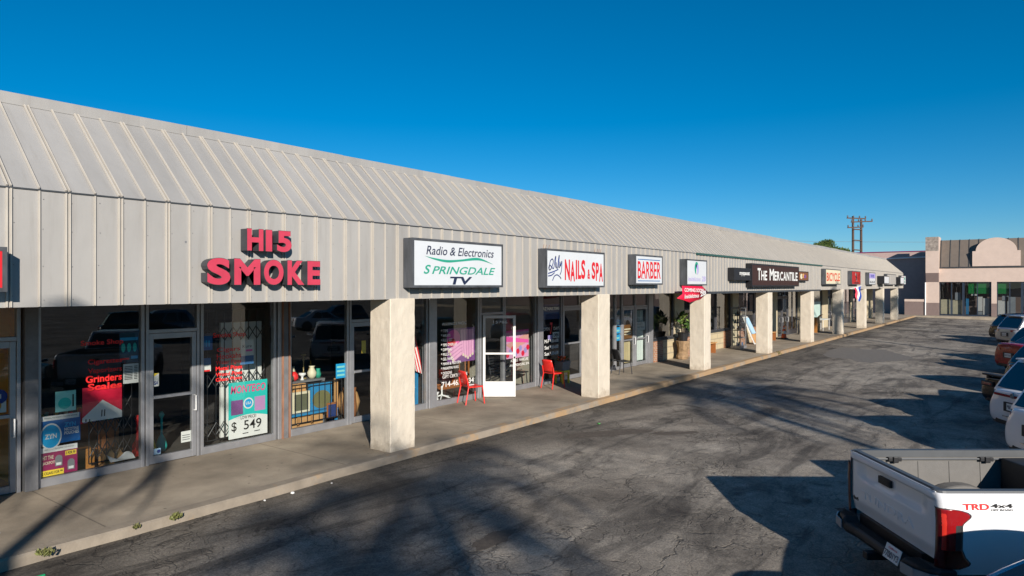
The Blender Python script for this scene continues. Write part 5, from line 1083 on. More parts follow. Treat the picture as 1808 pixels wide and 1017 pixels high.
M['bed_liner'] = mat('bed_liner', (0.145, 0.138, 0.128), .8, var=.12, scale=10, bump=.3, bscale=120); M['bed_cap'] = mat('bed_cap', (0.075, 0.08, 0.085), .5, var=.15)
M['satin'] = mat('satin_silver', (.42, .42, .42), .35, metal=.3, var=.1); M['plate'] = mat('plate', lin(225, 226, 222), .45, var=.04)

def wheel(parent, x, y, r=.33, w=.22):
    s_ = 1 if y > 0 else -1
    q = MB(); q.lathe([(r - .07, -w / 2), (r - .015, -w / 2), (r, -w / 2 + .03), (r, w / 2 - .03), (r - .015, w / 2), (r - .07, w / 2)], (x, y, r), 24, 0, 'y'); o = q.build('wheel', 'rubber', parent, local=True, smooth=False)
    q = MB(); q.lathe([(r - .075, s_ * (w / 2 - .05)), (r - .075, s_ * (w / 2 - .004)), (r - .1, s_ * (w / 2 - .012)), (.06, s_ * (w / 2 - .02)), (.05, s_ * (w / 2))], (x, y, r), 20, 0, 'y')
    q.build('rim', 'rim', o, local=True)
def loft(q, rings, m=0, cap=True):
    n_ = len(rings[0]); vs_ = [p for r_ in rings for p in r_]; fs = []
    for i in range(len(rings) - 1):
        for j in range(n_): fs.append((i * n_ + j, i * n_ + (j + 1) % n_, (i + 1) * n_ + (j + 1) % n_, (i + 1) * n_ + j))
    if cap: fs += [tuple(range(n_ - 1, -1, -1)), tuple(range((len(rings) - 1) * n_, len(rings) * n_))]
    q.add(vs_, fs, m)

def make_car(name, label, loc, rz, kind='suv', pnt='paint_white', L=4.6, W=1.84, H=1.65, group=None, strip=False, spoiler=False, plate='', rails=False, lamps='corner'):
    t = thing(name, label, 'car', loc, rz, group); w = W / 2
    if kind == 'suv':
        belt = .60 * H; prof = [(0.0, .50, .80, .34, belt * .96), (.06, .78, .93, .28, belt * 1.0), (.30, .98, .985, .22, belt * 1.01), (1.0, 1, 1, .2, belt), (2.3, 1, 1, .2, belt * .97), (3.2, 1, 1, .2, belt * .95), (3.5, .99, .99, .2, belt * .93), (L - .5, .95, .95, .24, belt * .84), (L - .12, .84, .84, .3, belt * .72), (L, .62, .7, .36, belt * .58)]
        cab = dict(xr0=.14, xr1=.62, xf1=L * .56, xf0=L * .74, wb=.90, wt=.70)
    elif kind == 'coupe':
        belt = .64 * H; prof = [(0.0, .5, .82, .36, belt * 1.0), (.06, .8, .95, .28, belt * 1.06), (.25, 1, 1, .22, belt * 1.07), (.9, 1, 1, .2, belt * 1.0), (2.4, .97, .97, .2, belt * .96), (3.4, 1, 1, .2, belt * .94), (L - .4, .95, .95, .22, belt * .84), (L - .1, .84, .84, .28, belt * .7), (L, .62, .7, .34, belt * .56)]
        cab = dict(xr0=.75, xr1=1.75, xf1=L * .50, xf0=L * .68, wb=.86, wt=.62)
    else:
        belt = .63 * H; prof = [(0.0, .5, .80, .36, belt * 1.02), (.06, .78, .93, .28, belt * 1.08), (.28, .97, .98, .22, belt * 1.09), (.9, 1, 1, .2, belt * 1.03), (2.3, 1, 1, .2, belt * .97), (3.3, 1, 1, .2, belt * .95), (L - .5, .95, .95, .22, belt * .85), (L - .12, .84, .84, .28, belt * .70), (L, .62, .7, .34, belt * .56)]
        cab = dict(xr0=.55, xr1=1.55, xf1=L * .54, xf0=L * .74, wb=.88, wt=.64)
    def ring(x, wu, wl, zb, zd):
        half = [(0, zb), (w * wl * .86, zb), (w * wl * .97, zb + .10), (w * wl, zb + (zd - zb) * .45), (w * (wl * .6 + wu * .4) * .99, zb + (zd - zb) * .72), (w * wu * .95, zd - .05), (w * wu * .86, zd), (0, zd + .03)]
        return [(x, -y, z) for y, z in half] + [(x, y, z) for y, z in reversed(half[1:-1])]
    q = MB(); loft(q, [ring(*p) for p in prof]); q.build('body', pnt, t, local=True, smooth=True, sub=2)
    c_ = cab; zb = belt * .94; zt = H - .03
    def cpt(u, s_, v, off=0.0):      # on the cabin: u 0 rear..1 front along base/top, s side, v 0..1 height
        xb = c_['xr0'] + (c_['xf0'] - c_['xr0']) * u; xt = c_['xr1'] + (c_['xf1'] - c_['xr1']) * u
        bow = .05 * math.sin(math.pi * v)
        return Vector((xb + (xt - xb) * v, s_ * (w * (c_['wb'] + (c_['wt'] - c_['wb']) * v) + bow + off), zb + (zt - zb) * v + (.05 * math.sin(math.pi * u) if v > .9 else 0)))
    q = MB(); rings = []
    NU = 8
    for v in (0, .35, .7, .93, 1.0):
        k_ = 1.0 if v < .95 else .86
        rings.append([cpt(i / NU if v < .95 else .04 + .92 * i / NU, -1, v) * 1 if k_ == 1 else Vector((cpt(.04 + .92 * i / NU, -1, v).x, cpt(.04 + .92 * i / NU, -1, v).y * k_, cpt(.04 + .92 * i / NU, -1, v).z + .03)) for i in range(NU + 1)] +
                     [cpt(1 - i / NU, 1, v) if k_ == 1 else Vector((cpt(.96 - .92 * i / NU, 1, v).x, cpt(.96 - .92 * i / NU, 1, v).y * k_, cpt(.96 - .92 * i / NU, 1, v).z + .03)) for i in range(NU + 1)])
    loft(q, rings); q.build('roof', pnt, t, local=True, smooth=True, bevel=.03)
    # glass laid into the cabin faces
    for s_ in (-1, 1):
        cuts = [(.10, .32), (.35, .60), (.63, .93)] if kind == 'suv' else [(.22, .52), (.55, .90)]
        for (ua, ub) in cuts:
            q = MB(); n_ = 4; V = []
            for j in range(n_ + 1):
                v = .12 + .72 * j / n_; V += [tuple(cpt(ua, s_, v, .010)), tuple(cpt(ub, s_, v, .010))]
            q.add(V, [(2 * j, 2 * j + 1, 2 * j + 3, 2 * j + 2) if s_ < 0 else (2 * j, 2 * j + 2, 2 * j + 3, 2 * j + 1) for j in range(n_)]); q.build('side_window', 'car_glass', t, local=True, smooth=True)
    for u, nm in ((0, 'rear_window'), (1, 'windscreen')):
        q = MB(); V = []
        for j in range(5):
            v = .10 + .78 * j / 4
            for s_ in (-.88, 0, .88):
                p = cpt(u, s_, v); V.append((p.x + (-.012 if u == 0 else .012) * (1), p.y * 1.0 if s_ else 0, p.z + .01))
        q.add(V, [(3 * j + i, 3 * j + 3 + i, 3 * j + 4 + i, 3 * j + 1 + i) if u == 0 else (3 * j + i, 3 * j + 1 + i, 3 * j + 4 + i, 3 * j + 3 + i) for j in range(4) for i in range(2)]); q.build(nm, 'car_glass', t, local=True, smooth=True)
    for x in (.88, L - .88):
        for s_ in (-1, 1):
            q = MB(); q.disc((x, s_ * (w * 1.0 + .004), .36), (1, 0, 0) if s_ < 0 else (-1, 0, 0), (0, 0, 1), .40, .40, 0, 24); q.build('wheel_arch', 'trim_black', t, local=True); wheel(t, x, s_ * (w - .085), .335, .2)
    # rear furniture
    q = MB(); q.prism([(.02, -w * .60, .27), (.10, -w * .84, .27), (.4, -w * .93, .27), (.4, w * .93, .27), (.10, w * .84, .27), (.02, w * .60, .27)], (0, 0, .15)); q.build('rear_bumper', 'trim_black', t, local=True, bevel=.035, seg=3)
    zl = belt * .86
    for s_ in (-1, 1):
        q = MB()
        if lamps == 'slot':
            q.box(-.035, .06, s_ * w * .32, s_ * w * .78, zl - .07, zl + .06, 1); q.box(-.045, .0, s_ * w * .38, s_ * w * .74, zl - .04, zl + .03, 0)
        elif lamps == 'thin':
            q.prism([(.05, s_ * w * .70, zl), (.16, s_ * w * .86, zl - .02), (.42, s_ * w * .93, zl + .03), (.42, s_ * w * .93, zl + .06), (.16, s_ * w * .86, zl + .07), (.05, s_ * w * .70, zl + .06)], (0, s_ * .01, 0), 0)
        else:
            q.prism([(-.01, s_ * w * .48, zl - .03), (.06, s_ * w * .76, zl - .08), (.40, s_ * w * .93, zl + .0), (.40, s_ * w * .93, zl + .05), (.06, s_ * w * .76, zl + .08), (-.01, s_ * w * .48, zl + .05)], (0, s_ * .012, 0), 0)
        q.build('tail_lamp', ['tail_red', 'trim_black'], t, local=True, bevel=.01)
    if strip: q = MB(); q.box(-.012, .10, -w * .62, w * .62, zl + .01, zl + .065); q.build('light_strip', 'tail_red', t, local=True); q = MB(); q.lathe([(.055, -.035), (.06, -.02), (.06, 0)], (.0, 0, zl + .06), 16, 0, 'x'); q.build('badge', 'chrome', t, local=True)
    q = MB(); q.box(-.03, .06, -.26, .26, zl - .30, zl - .10, 1); q.box(-.036, -.028, -.16, .16, zl - .27, zl - .12, 0); pl = q.build('number_plate', ['plate', 'trim_black'], t, local=True)
    q = MB(); q.text(plate or '8LXK274', (-.038, .14, zl - .235), (0, -1, 0), (0, 0, 1), .28, .075, 0, bold=.02); q.build('lettering', 'ink_navy', pl, local=True)
    if kind == 'suv': q = MB(); q.box(.47, .75, -w * .62, w * .62, H - .045, H - .012); q.build('roof_spoiler', pnt, t, local=True, bevel=.012); q = MB(); q.box(-.045, .0, -w * .55, w * .3, .47, .49); q.build('chrome_strip', 'chrome', t, local=True)
    if spoiler: q = MB(); q.box(.0, .22, -w * .8, w * .8, belt * 1.09, belt * 1.09 + .05); q.box(.05, .15, -w * .7, -w * .6, belt, belt * 1.09); q.box(.05, .15, w * .6, w * .7, belt, belt * 1.09); q.build('spoiler', 'trim_black', t, local=True, bevel=.015)
    for s_ in (-1, 1):
        q = MB(); q.prism([(L * .66, s_ * w * .92, belt * .98), (L * .66, s_ * (w + .16), belt * 1.0), (L * .66, s_ * (w + .17), belt * 1.12), (L * .66, s_ * w * .95, belt * 1.06)], (.10, 0, 0)); q.build('mirror', pnt, t, local=True, bevel=.02)
        q = MB(); q.box(L - .32, L - .02, s_ * w * .55, s_ * w * .84, belt * .62, belt * .74); q.build('headlight', 'lamp_clear', t, local=True, bevel=.02)
        q = MB(); q.box(L * .40, L * .44, s_ * w * .99, s_ * (w * 1.0 + .03), belt * .80, belt * .83); q.box(L * .60, L * .64, s_ * w * .99, s_ * (w * 1.0 + .03), belt * .78, belt * .81); q.build('door_handle', pnt, t, local=True)
    if rails:
        for s_ in (-1, 1): q = MB(); q.tube([(1.0, s_ * w * .62, H + .0), (1.1, s_ * w * .62, H + .06), (L * .5, s_ * w * .62, H + .07), (L * .55, s_ * w * .62, H + .0)], .016, 6); q.build('roof_rail', 'chrome', t, local=True)
    return t

RZ_ROW = R(37.1 - 90)
def stall(lat, d):                       # rear centre of a car in the angled row: metres right of and ahead of the viewer
    p = FW * d + RT * lat
    return (p.x, p.y, gz(p.y))
make_car('parked_car', 'white hatchback with a dark rear window and chrome trim just beyond the white pickup', stall(9.22, 12.05), RZ_ROW, 'suv', 'paint_white', 4.5, 1.82, 1.78, plate='7PDR118', lamps='thin')
make_car('parked_car', 'white crossover with a full width dark red light strip and round badge', stall(10.8, 14.7), RZ_ROW, 'suv', 'paint_white', 4.75, 1.86, 1.72, strip=True, plate='9BKE402', lamps='thin')
make_car('parked_car', 'low black coupe with a rear wing showing left of the white crossover', stall(12.57, 17.5), RZ_ROW, 'coupe', 'paint_black', 4.8, 1.9, 1.36, spoiler=True, lamps='slot')
make_car('parked_car', 'black sport utility car set back between the coupe and the red sedan', stall(15.1, 20.2), RZ_ROW, 'suv', 'paint_black', 4.6, 1.86, 1.62)
make_car('parked_car', 'deep red sedan with a dark glass roof', stall(18.55, 25.5), RZ_ROW, 'sedan', 'paint_red', 4.7, 1.86, 1.68, plate='8ZGT551')
make_car('parked_car', 'dark car with a raised tailgate lip just behind the red sedan', stall(21.0, 28.3), RZ_ROW, 'suv', 'paint_grey', 4.5, 1.82, 1.58)
make_car('parked_car', 'silver wagon with a large dark rear window, far down the row', stall(26.7, 37.0), RZ_ROW, 'suv', 'paint_silver', 4.7, 1.84, 1.68, rails=True)
make_car('parked_car', 'farthest black car at the end of the parked row', stall(28.3, 39.8), RZ_ROW, 'suv', 'paint_black', 4.6, 1.84, 1.62)
make_car('parked_car', 'blue grey sedan in the lower right corner nearest the viewer', stall(3.05, 4.75), RZ_ROW, 'sedan', 'paint_blue', 4.7, 1.84, 1.44)
# more of the same row and of the next row, seen mirrored in the shop glass
refl = [(1.9, 2.0, 'suv', 'paint_black'), (.6, -.8, 'sedan', 'paint_grey'), (-1.2, -3.6, 'suv', 'paint_silver')]
for i, (n_, dy, kd, pn) in enumerate(refl):
    make_car('parked_car', ['black sport utility car reflected dark in the smoke shop window', 'grey sedan reflected in the left shop door', 'silver wagon reflected at the far left of the shop glass'][i], stall(n_, dy), RZ_ROW, kd, pn, H=1.5 if kd == 'sedan' else 1.72)
for i, (x, y, kd, pn) in enumerate([(6, -19.5, 'suv', 'paint_white'), (12, -19.8, 'sedan', 'paint_tan'), (17, -19.4, 'suv', 'paint_black'), (23, -19.6, 'suv', 'paint_silver'), (30, -19.5, 'sedan', 'paint_white'), (37, -19.5, 'suv', 'paint_grey')]):
    make_car('parked_car', ['white wagon parked across the lot, mirrored in the smoke shop glass', 'mustard sedan parked across the lot, mirrored above the smoke shop door', 'black wagon parked across the lot behind the viewer', 'silver wagon parked across the lot, mirrored in the second hand window', 'white sedan parked across the lot, mirrored in the salon window', 'grey wagon parked across the lot, mirrored beyond the salon'][i], (x, y, LOW), R(200 if i % 2 else 20), kd, pn, H=1.5 if kd == 'sedan' else 1.75)

# ------------------------------------------------------------------ pickup
tk = thing('pickup_truck', 'white pickup with an empty open bed, red tail lamps and black step bumper', 'truck', (8.56, 1.24, gz(1.24)), RZ_ROW)
BL = 2.35; RR = .09
PRO = [(.48, .90), (.56, .915), (.70, .932), (.86, .94), (.99, .943), (1.04, .938), (1.14, .93), (1.20, .922), (1.245, .905), (1.27, .88)]
def yo_at(z):
    for (za, ya), (zb_, yb) in zip(PRO, PRO[1:]):
        if za <= z <= zb_: return ya + (yb - ya) * (z - za) / (zb_ - za)
    return PRO[0][1] if z < PRO[0][0] else PRO[-1][1]
XS = [0, .006, .018, .035, .058, .09, .2, .5, .9, 1.4, 1.9, BL]
def inset(x): return RR - RR * math.sqrt(max(0, 1 - (1 - min(x, RR) / RR) ** 2))
for s_ in (-1, 1):
    q = MB(); V = []; n_ = len(PRO)
    for x in XS: V += [(x, s_ * (y - inset(x)), z) for z, y in PRO]
    fs = [(i * n_ + j, (i + 1) * n_ + j, (i + 1) * n_ + j + 1, i * n_ + j + 1) if s_ < 0 else (i * n_ + j, i * n_ + j + 1, (i + 1) * n_ + j + 1, (i + 1) * n_ + j) for i in range(len(XS) - 1) for j in range(n_ - 1)]
    q.add(V, fs)
    o = q.build('bed_side', 'paint_white', tk, local=True, smooth=True)
    q = MB(); ed = [(x, s_ * (PRO[-1][1] - inset(x)), 1.268) for x in XS]; inn = [(max(x, .06), s_ * .79, 1.268) for x in XS]
    V = [(a_[0], a_[1], 1.266) for a_ in ed] + [(a_[0], a_[1] - s_ * .012, 1.292) for a_ in ed] + [(a_[0], a_[1], 1.292) for a_ in inn] + [(a_[0], a_[1], 1.21) for a_ in inn]
    n_ = len(XS); fs = []
    for k_ in range(3):
        for i in range(n_ - 1): fs.append((k_ * n_ + i, k_ * n_ + i + 1, (k_ + 1) * n_ + i + 1, (k_ + 1) * n_ + i) if s_ < 0 else (k_ * n_ + i, (k_ + 1) * n_ + i, (k_ + 1) * n_ + i + 1, k_ * n_ + i + 1))
    q.add(V, fs); q.build('bed_rail', 'bed_cap', tk, local=True)
    # inner wall with ribs and wheel house
    q = MB(); q.prism([(.07, s_ * .80, 1.215), (.07, s_ * .83, 1.215), (.07, s_ * .83, .66), (.07, s_ * .77, .66)], (BL - .07, 0, 0), 0)
    for x in (.42, .80, 1.18, 1.56, 1.94): q.prism([(x, s_ * .797, 1.16), (x, s_ * .79, 1.16), (x, s_ * .768, .80), (x, s_ * .775, .80)], (.30, 0, 0), 0)
    wl = o_in = q.build('bed_wall', 'bed_liner', tk, local=True, bevel=.006)
    q = MB(); pts = [(1.22 + .40 * math.cos(math.pi * i / 14), s_ * .775, .66 + .26 * math.sin(math.pi * i / 14)) for i in range(15)]; q.prism(pts, (0, -s_ * .2, 0)); q.build('wheel_house', 'bed_liner', tk, local=True, bevel=.03)
    q = MB(); q.tube([(.25, s_ * .775, 1.19), (BL - .1, s_ * .775, 1.19)], .013, 8); rl = q.build('tie_rail', 'bed_cap', tk, local=True)
    q = MB()
    for x in (.5, 1.62): q.box(x - .08, x + .08, s_ * .745, s_ * .79, 1.165, 1.215); q.box(x - .03, x + .03, s_ * .725, s_ * .745, 1.15, 1.225)
    q.build('cleat', 'black', rl, local=True, bevel=.006)
q = MB(); q.box(.07, BL, -.79, .79, .60, .66)
for i in range(13): q.box(.1, BL - .02, -.72 + i * .116, -.66 + i * .116, .661, .672)
q.build('bed_floor', 'bed_liner', tk, local=True)
q = MB(); q.box(BL - .05, BL, -.79, .79, .66, 1.25); q.build('bed_front', 'bed_cap', tk, local=True)
tb = MB(); tb.box(1.78, 2.28, -.72, .74, .68, 1.215); 
tbx = tb.build('tool_box', 'trim_black', origin=None); tbx.name = 'tool_box'
tbx.location = tk.location; tbx.rotation_euler = tk.rotation_euler; tag(tbx, 'black tool chest standing across the front of the white pickup bed', 'tool chest')
b_ = tbx.modifiers.new('bevel', 'BEVEL'); b_.width = .015; b_.segments = 2
q = MB(); q.tube([(1.76, .2, .99), (1.76, .2, 1.14)], .012, 6); q.build('strap', 'cyan', tbx, local=True)
# tailgate as a stamped panel
q = MB(); NY, NZ = 64, 40; V = []
def sst(a_, b_, x): t_ = max(0, min(1, (x - a_) / (b_ - a_))); return t_ * t_ * (3 - 2 * t_)
def tg_x(y, z):
    x = .012
    lip = sst(1.185, 1.205, z); x -= .026 * lip
    x += .012 * sst(1.255, 1.272, z) 
    ay = abs(y - .1)
    low = sst(1.07, 1.045, z) * sst(.80, .74, abs(y)); x += .0
    side = sst(.52, .74, abs(y)); wedge = sst(.98, 1.10, z)
    x += .035 * (1 - side) * sst(.96, 1.06, z) * (1 - lip)          # hollow under the lip
    x += .03 * sst(.74, .58, z)
    rec = sst(.20, .165, abs(y - .12)) * sst(1.00, 1.03, z) * sst(1.17, 1.15, z); x = x * (1 - rec) + .05 * rec
    return x
for j in range(NZ + 1):
    for i in range(NY + 1):
        y = -.843 + 1.686 * i / NY; z = .585 + .687 * j / NZ
        V.append((tg_x(y, z) + .03 * max(0, abs(y) - .80) / .04 * .5, y, z))
q.add(V, [(j * (NY + 1) + i, (j + 1) * (NY + 1) + i, (j + 1) * (NY + 1) + i + 1, j * (NY + 1) + i + 1) for j in range(NZ) for i in range(NY)])
q.quad((.0, -.843, 1.272), (.06, -.843, 1.272), (.06, .843, 1.272), (.0, .843, 1.272))
tg = q.build('tailgate', 'paint_white', tk, local=True, smooth=True)
q = MB(); q.box(.0, .012, -.84, .84, 1.2725, 1.281, 1); q.box(.012, .035, -.84, .84, 1.2725, 1.285, 0); q.box(.037, .10, -.80, .80, 1.20, 1.292, 2); q.box(.05, .085, -.79, .79, .66, 1.199, 2); q.build('tailgate_cap', ['trim_black', 'paint_white', 'bed_cap'], tg, local=True, bevel=.003)
q = MB(); q.box(.016, .05, 0.0, .24, 1.06, 1.14); q.box(.010, .016, .02, .22, 1.075, 1.115); q.build('handle', 'trim_black', tg, local=True, bevel=.008)
q = MB(); q.text('TUNDRA', (tg_x(0, .83) - .006, .60, .775), (0, -1, 0), (0, 0, 1), 1.06, .095, 0, bold=.015, depth=.01); q.build('embossed_lettering', 'paint_white', tg, local=True)
q = MB(); q.text('4x4', (.009, .80, .71), (0, -1, 0), (0, 0, 1), .13, .045, 0, bold=.03, depth=.006); q.build('lettering', 'black', tg, local=True)
# tail lamps wrapped round the corners
def lamp_pt(s, z, sgn, off):
    yo = yo_at(z)
    if s <= 0: return (-off, sgn * (yo - RR + (-s) * -1), z)
    al = math.pi / 2 * RR
    if s < al:
        a_ = s / RR; cx, cy = RR, yo - RR
        return (cx - (RR + off) * math.cos(a_), sgn * (cy + (RR + off) * math.sin(a_)), z)
    return (RR + s - al, sgn * (yo + off), z)
def s1(z):
    T = [(.545, .27), (.57, .34), (.60, .355), (.66, .30), (.74, .262), (.97, .262), (.99, .27), (1.05, .345), (1.075, .352), (1.10, .32), (1.125, .24), (1.14, .10)]
    for (a_, b_), (c_, d__) in zip(T, T[1:]):
        if a_ <= z <= c_: return b_ + (d__ - b_) * (z - a_) / (c_ - a_)
    return .2
for sgn in (-1, 1):
    q = MB(); NZ_, NS = 60, 64; V = []; fs = []; ms = []
    for j in range(NZ_ + 1):
        z = .545 + (1.14 - .545) * j / NZ_; e_ = s1(z); s0 = -.004
        for i in range(NS + 1):
            u = i / NS; s = s0 + (e_ - s0) * u; off = .014 * min(1, min(u, 1 - u) * 10, ) + .001
            V.append(lamp_pt(s, z, sgn, off))
    for j in range(NZ_):
        zc = .545 + (1.14 - .545) * (j + .5) / NZ_; e_ = s1(zc)
        for i in range(NS):
            s = e_ * (i + .5) / NS; f_ = (j * (NS + 1) + i, j * (NS + 1) + i + 1, (j + 1) * (NS + 1) + i + 1, (j + 1) * (NS + 1) + i)
            fs.append(f_ if sgn < 0 else f_[::-1])
            if s > e_ - .022 or zc > 1.128: m_ = 3
            elif s < .072: m_ = 1  # rear face of the lamp, its shade put in as darker red
            elif zc < .735: m_ = 1
            elif s < .108 and zc < 1.09: m_ = 2
            elif s < .185: m_ = 0
            elif zc > .985: m_ = 0
            else: m_ = 3
            ms.append(m_)
    q.v = V; q.f = fs; q.m = ms
    q.build('tail_light', ['tail_red', 'tail_dark', 'tail_bright', 'trim_black'], tk, local=True, smooth=True)
q = MB(); q.text('TRD', (.215, -(yo_at(1.15) + .004), 1.125), (1, 0, 0), (0, .0, 1), .255, .062, 0, bold=.03, shear=-.0); q.text('4x4', (.485, -(yo_at(1.15) + .004), 1.145), (1, 0, 0), (0, 0, 1), .215, .042, 1, bold=.03); q.text('OFF ROAD', (.485, -(yo_at(1.12) + .004), 1.118), (1, 0, 0), (0, 0, 1), .215, .018, 1, bold=.03)
q.build('side_lettering', ['hot_red', 'ink_black'], tk, local=True)
# step bumper
q = MB(); pr = [(-.02, .545), (-.17, .545), (-.20, .52), (-.205, .42), (-.17, .36), (-.02, .36)]
ysb = [-.97, -.93, -.80, -.62, -.58, -.40, 0, .40, .58, .62, .80, .93, .97]; rings = []
for y in ysb:
    fwd_ = .16 * sst(.60, .97, abs(y)) ** 2; low = -.06 * sst(.62, .57, abs(y))
    rings.append([(x + fwd_ + (.03 if abs(y) < .58 and x < -.1 else 0), y, z + (low if z > .5 else 0)) for x, z in pr])
loft(q, rings); bp = q.build('bumper', 'trim_black', tk, local=True, bevel=.012)
q = MB()
for s_ in (-1, 1):
    P = [(.62, -.212), (.80, -.185), (.93, -.10), (.972, -.01)]
    for (ya, xa), (yb, xb) in zip(P, P[1:]): q.quad((xa, s_ * ya, .40), (xb, s_ * yb, .40), (xb, s_ * yb, .50), (xa, s_ * ya, .50)) if s_ > 0 else q.quad((xb, s_ * yb, .40), (xa, s_ * ya, .40), (xa, s_ * ya, .50), (xb, s_ * yb, .50))
    cr = q.build('bumper_end', 'satin', bp, local=True); cr.modifiers.new('t', 'SOLIDIFY').thickness = .012; q = MB()
q = MB()
for s_ in (-1, 1):
    for i in range(7): q.box(-.165 + .018 * i, -.158 + .018 * i, s_ * .64, s_ * .90, .546, .551)
for i in range(6): q.box(-.13 + .018 * i, -.123 + .018 * i, -.55, .55, .486, .491)
q.build('step_tread', 'rubber', bp, local=True)
q = MB(); q.prism([(-.215, -.29, .43), (-.215, -.57, .43), (-.165, -.57, .575), (-.165, -.29, .575)], (-.006, 0, .002)); pl = q.build('number_plate', 'plate', tk, local=True)
uz = Vector((.05, 0, .155)).normalized()
q = MB(); q.text('77001Y3', (-.2175, -.30, .455), (0, -1, 0), uz, .255, .066, 0, bold=.01); q.text('California', (-.189, -.35, .54), (0, -1, 0), uz, .16, .02, 1, shear=.2, bold=.02); q.build('lettering', ['ink_navy', 'ink_red'], pl, local=True)
q = MB(); q.box(-.26, .2, -.05, .05, .28, .36); q.build('tow_hitch', 'black', tk, local=True, bevel=.008)
q = MB(); q.box(0.0, 5.3, -.62, .62, .30, .58); q.build('chassis', 'black', tk, local=True)
# cab and bonnet
def tring(x, w_, z0, z1, wt): return [(x, -w_ * .95, z0), (x, -w_, z0 + .3), (x, -w_, z1 - .1), (x, -wt, z1), (x, wt, z1), (x, w_, z1 - .1), (x, w_, z0 + .3), (x, w_ * .95, z0)]
q = MB(); loft(q, [tring(BL + .06, .90, .42, 1.22, .85), tring(3.2, .91, .40, 1.20, .85), tring(4.4, .91, .40, 1.17, .84), tring(5.3, .90, .42, 1.12, .80), tring(5.65, .80, .48, 1.0, .68)]); q.build('cab_body', 'paint_white', tk, local=True, bevel=.04)
q = MB(); loft(q, [[(x, -w_, z), (x2, -w2, 1.80), (x2, w2, 1.80), (x, w_, z)] for x, x2, w_, w2, z in [(BL + .10, BL + .30, .86, .68, 1.2), (BL + .5, BL + .5, .86, .69, 1.2), (3.9, 3.5, .86, .68, 1.18), (4.5, 3.75, .84, .66, 1.16)]]); q.build('cab_roof', 'paint_white', tk, local=True, bevel=.04)
for s_ in (-1, 1):
    for a_, b__ in ((2.62, 3.15), (3.2, 3.9)):
        q = MB(); q.prism([(a_, s_ * .865, 1.24), (b__, s_ * .865, 1.24), (min(b__, 3.62), s_ * .715, 1.70), (a_ + .1, s_ * .715, 1.70)], (0, s_ * .006, 0)); q.build('side_window', 'car_glass', tk, local=True)
q = MB(); q.prism([(BL + .11, -.74, 1.27), (BL + .11, .74, 1.27), (BL + .27, .60, 1.72), (BL + .27, -.60, 1.72)], (-.012, 0, .006)); q.build('rear_window', 'car_glass', tk, local=True)
for x in (1.22, 4.72):
    for s_ in (-1, 1):
        q = MB(); q.disc((x, s_ * .946, .42), (1, 0, 0) if s_ < 0 else (-1, 0, 0), (0, 0, 1), .46, .46); q.build('wheel_arch', 'trim_black', tk, local=True); wheel(tk, x, s_ * .85, .40, .25)
# ================================================================== palms (behind the viewer; their shadows fall across the lot and the shops), tree, poles
def palm_meshes():
    q = MB(); path = []; rad = []
    for i in range(13): t_ = i / 12; path.append((.25 * math.sin(t_ * 2.2), .12 * t_, 10.5 * t_)); rad.append(.17 - .06 * t_ + (.05 if i % 2 else 0) * .3)
    q.tube(path, rad, 12); tr = q
    c = MB(); rr = random.Random(5); top = Vector((.25 * math.sin(2.2), .12, 10.5))
    for k_ in range(26):
        az = rr.uniform(0, 2 * math.pi); el = rr.uniform(-.55, 1.25); Lf = rr.uniform(2.3, 3.2); d = Vector((math.cos(az), math.sin(az), 0)); side = Vector((-math.sin(az), math.cos(az), 0))
        pts = []; p = top.copy(); a_ = el
        for i in range(11): pts.append(p.copy()); p = p + (d * math.cos(a_) + Vector((0, 0, math.sin(a_)))) * Lf / 10; a_ -= .14 + .03 * i * .5
        c.tube(pts, [.022 - .0017 * i for i in range(11)], 4)
        for i in range(2, 11):
            for sg in (-1, 1):
                for h_ in (0, .5):
                    b0 = pts[i - 1].lerp(pts[i], h_); ll = .62 * math.sin(math.pi * (i / 11) ** .7) + .12; tip = b0 + side * sg * ll * .8 + d * ll * .4 + Vector((0, 0, -ll * .45)); wv_ = d * .045
                    c.add([b0 - wv_, b0 + wv_, tip], [(0, 1, 2)])
    return tr, c
ptr, pcr = palm_meshes()
pt_me = None
def palm(x, y, s_, rz, label):
    global pt_me
    t = thing('palm_tree', label, 'palm', (x, y, LOW), rz, 'palms along the far side of the parking row'); t.scale = (s_, s_, s_)
    if pt_me is None:
        a_ = ptr.build('trunk', 'bark', t, local=True, smooth=True); b__ = pcr.build('crown', 'leaf', t, local=True); pt_me = (a_, b__)
    else:
        for o in pt_me: c_ = o.copy(); C.objects.link(c_); c_.parent = t
palm(-9.7, -15.4, 1.0, 0, 'palm whose shadow falls on the lot below the first column'); palm(-12.3, -17.2, 1.03, 3.3, 'palm whose shadow darkens the lower left of the lot'); palm(-6.9, -4.0, .8, 2.1, 'shorter palm whose frond shadows touch the lower canopy at the left edge of the photo')
palm(2.0, -15.5, 1.0, 1.0, 'palm whose star shaped shadow lies on the lot before the third column'); palm(3.4, -16.6, 1.04, 3.9, 'slightly taller unseen palm added to thicken the star shaped shadow before the third column'); palm(31.5, -9.6, 1.0, 2.6, 'palm whose shadow climbs the sixth column'); palm(46.4, -9.6, 1.0, 4.0, 'palm whose shadow climbs the eighth column'); palm(53.8, -9.6, 1.0, 5.2, 'palm whose shadow climbs the ninth column')  # second palm is added out of view to deepen the first one's shadow

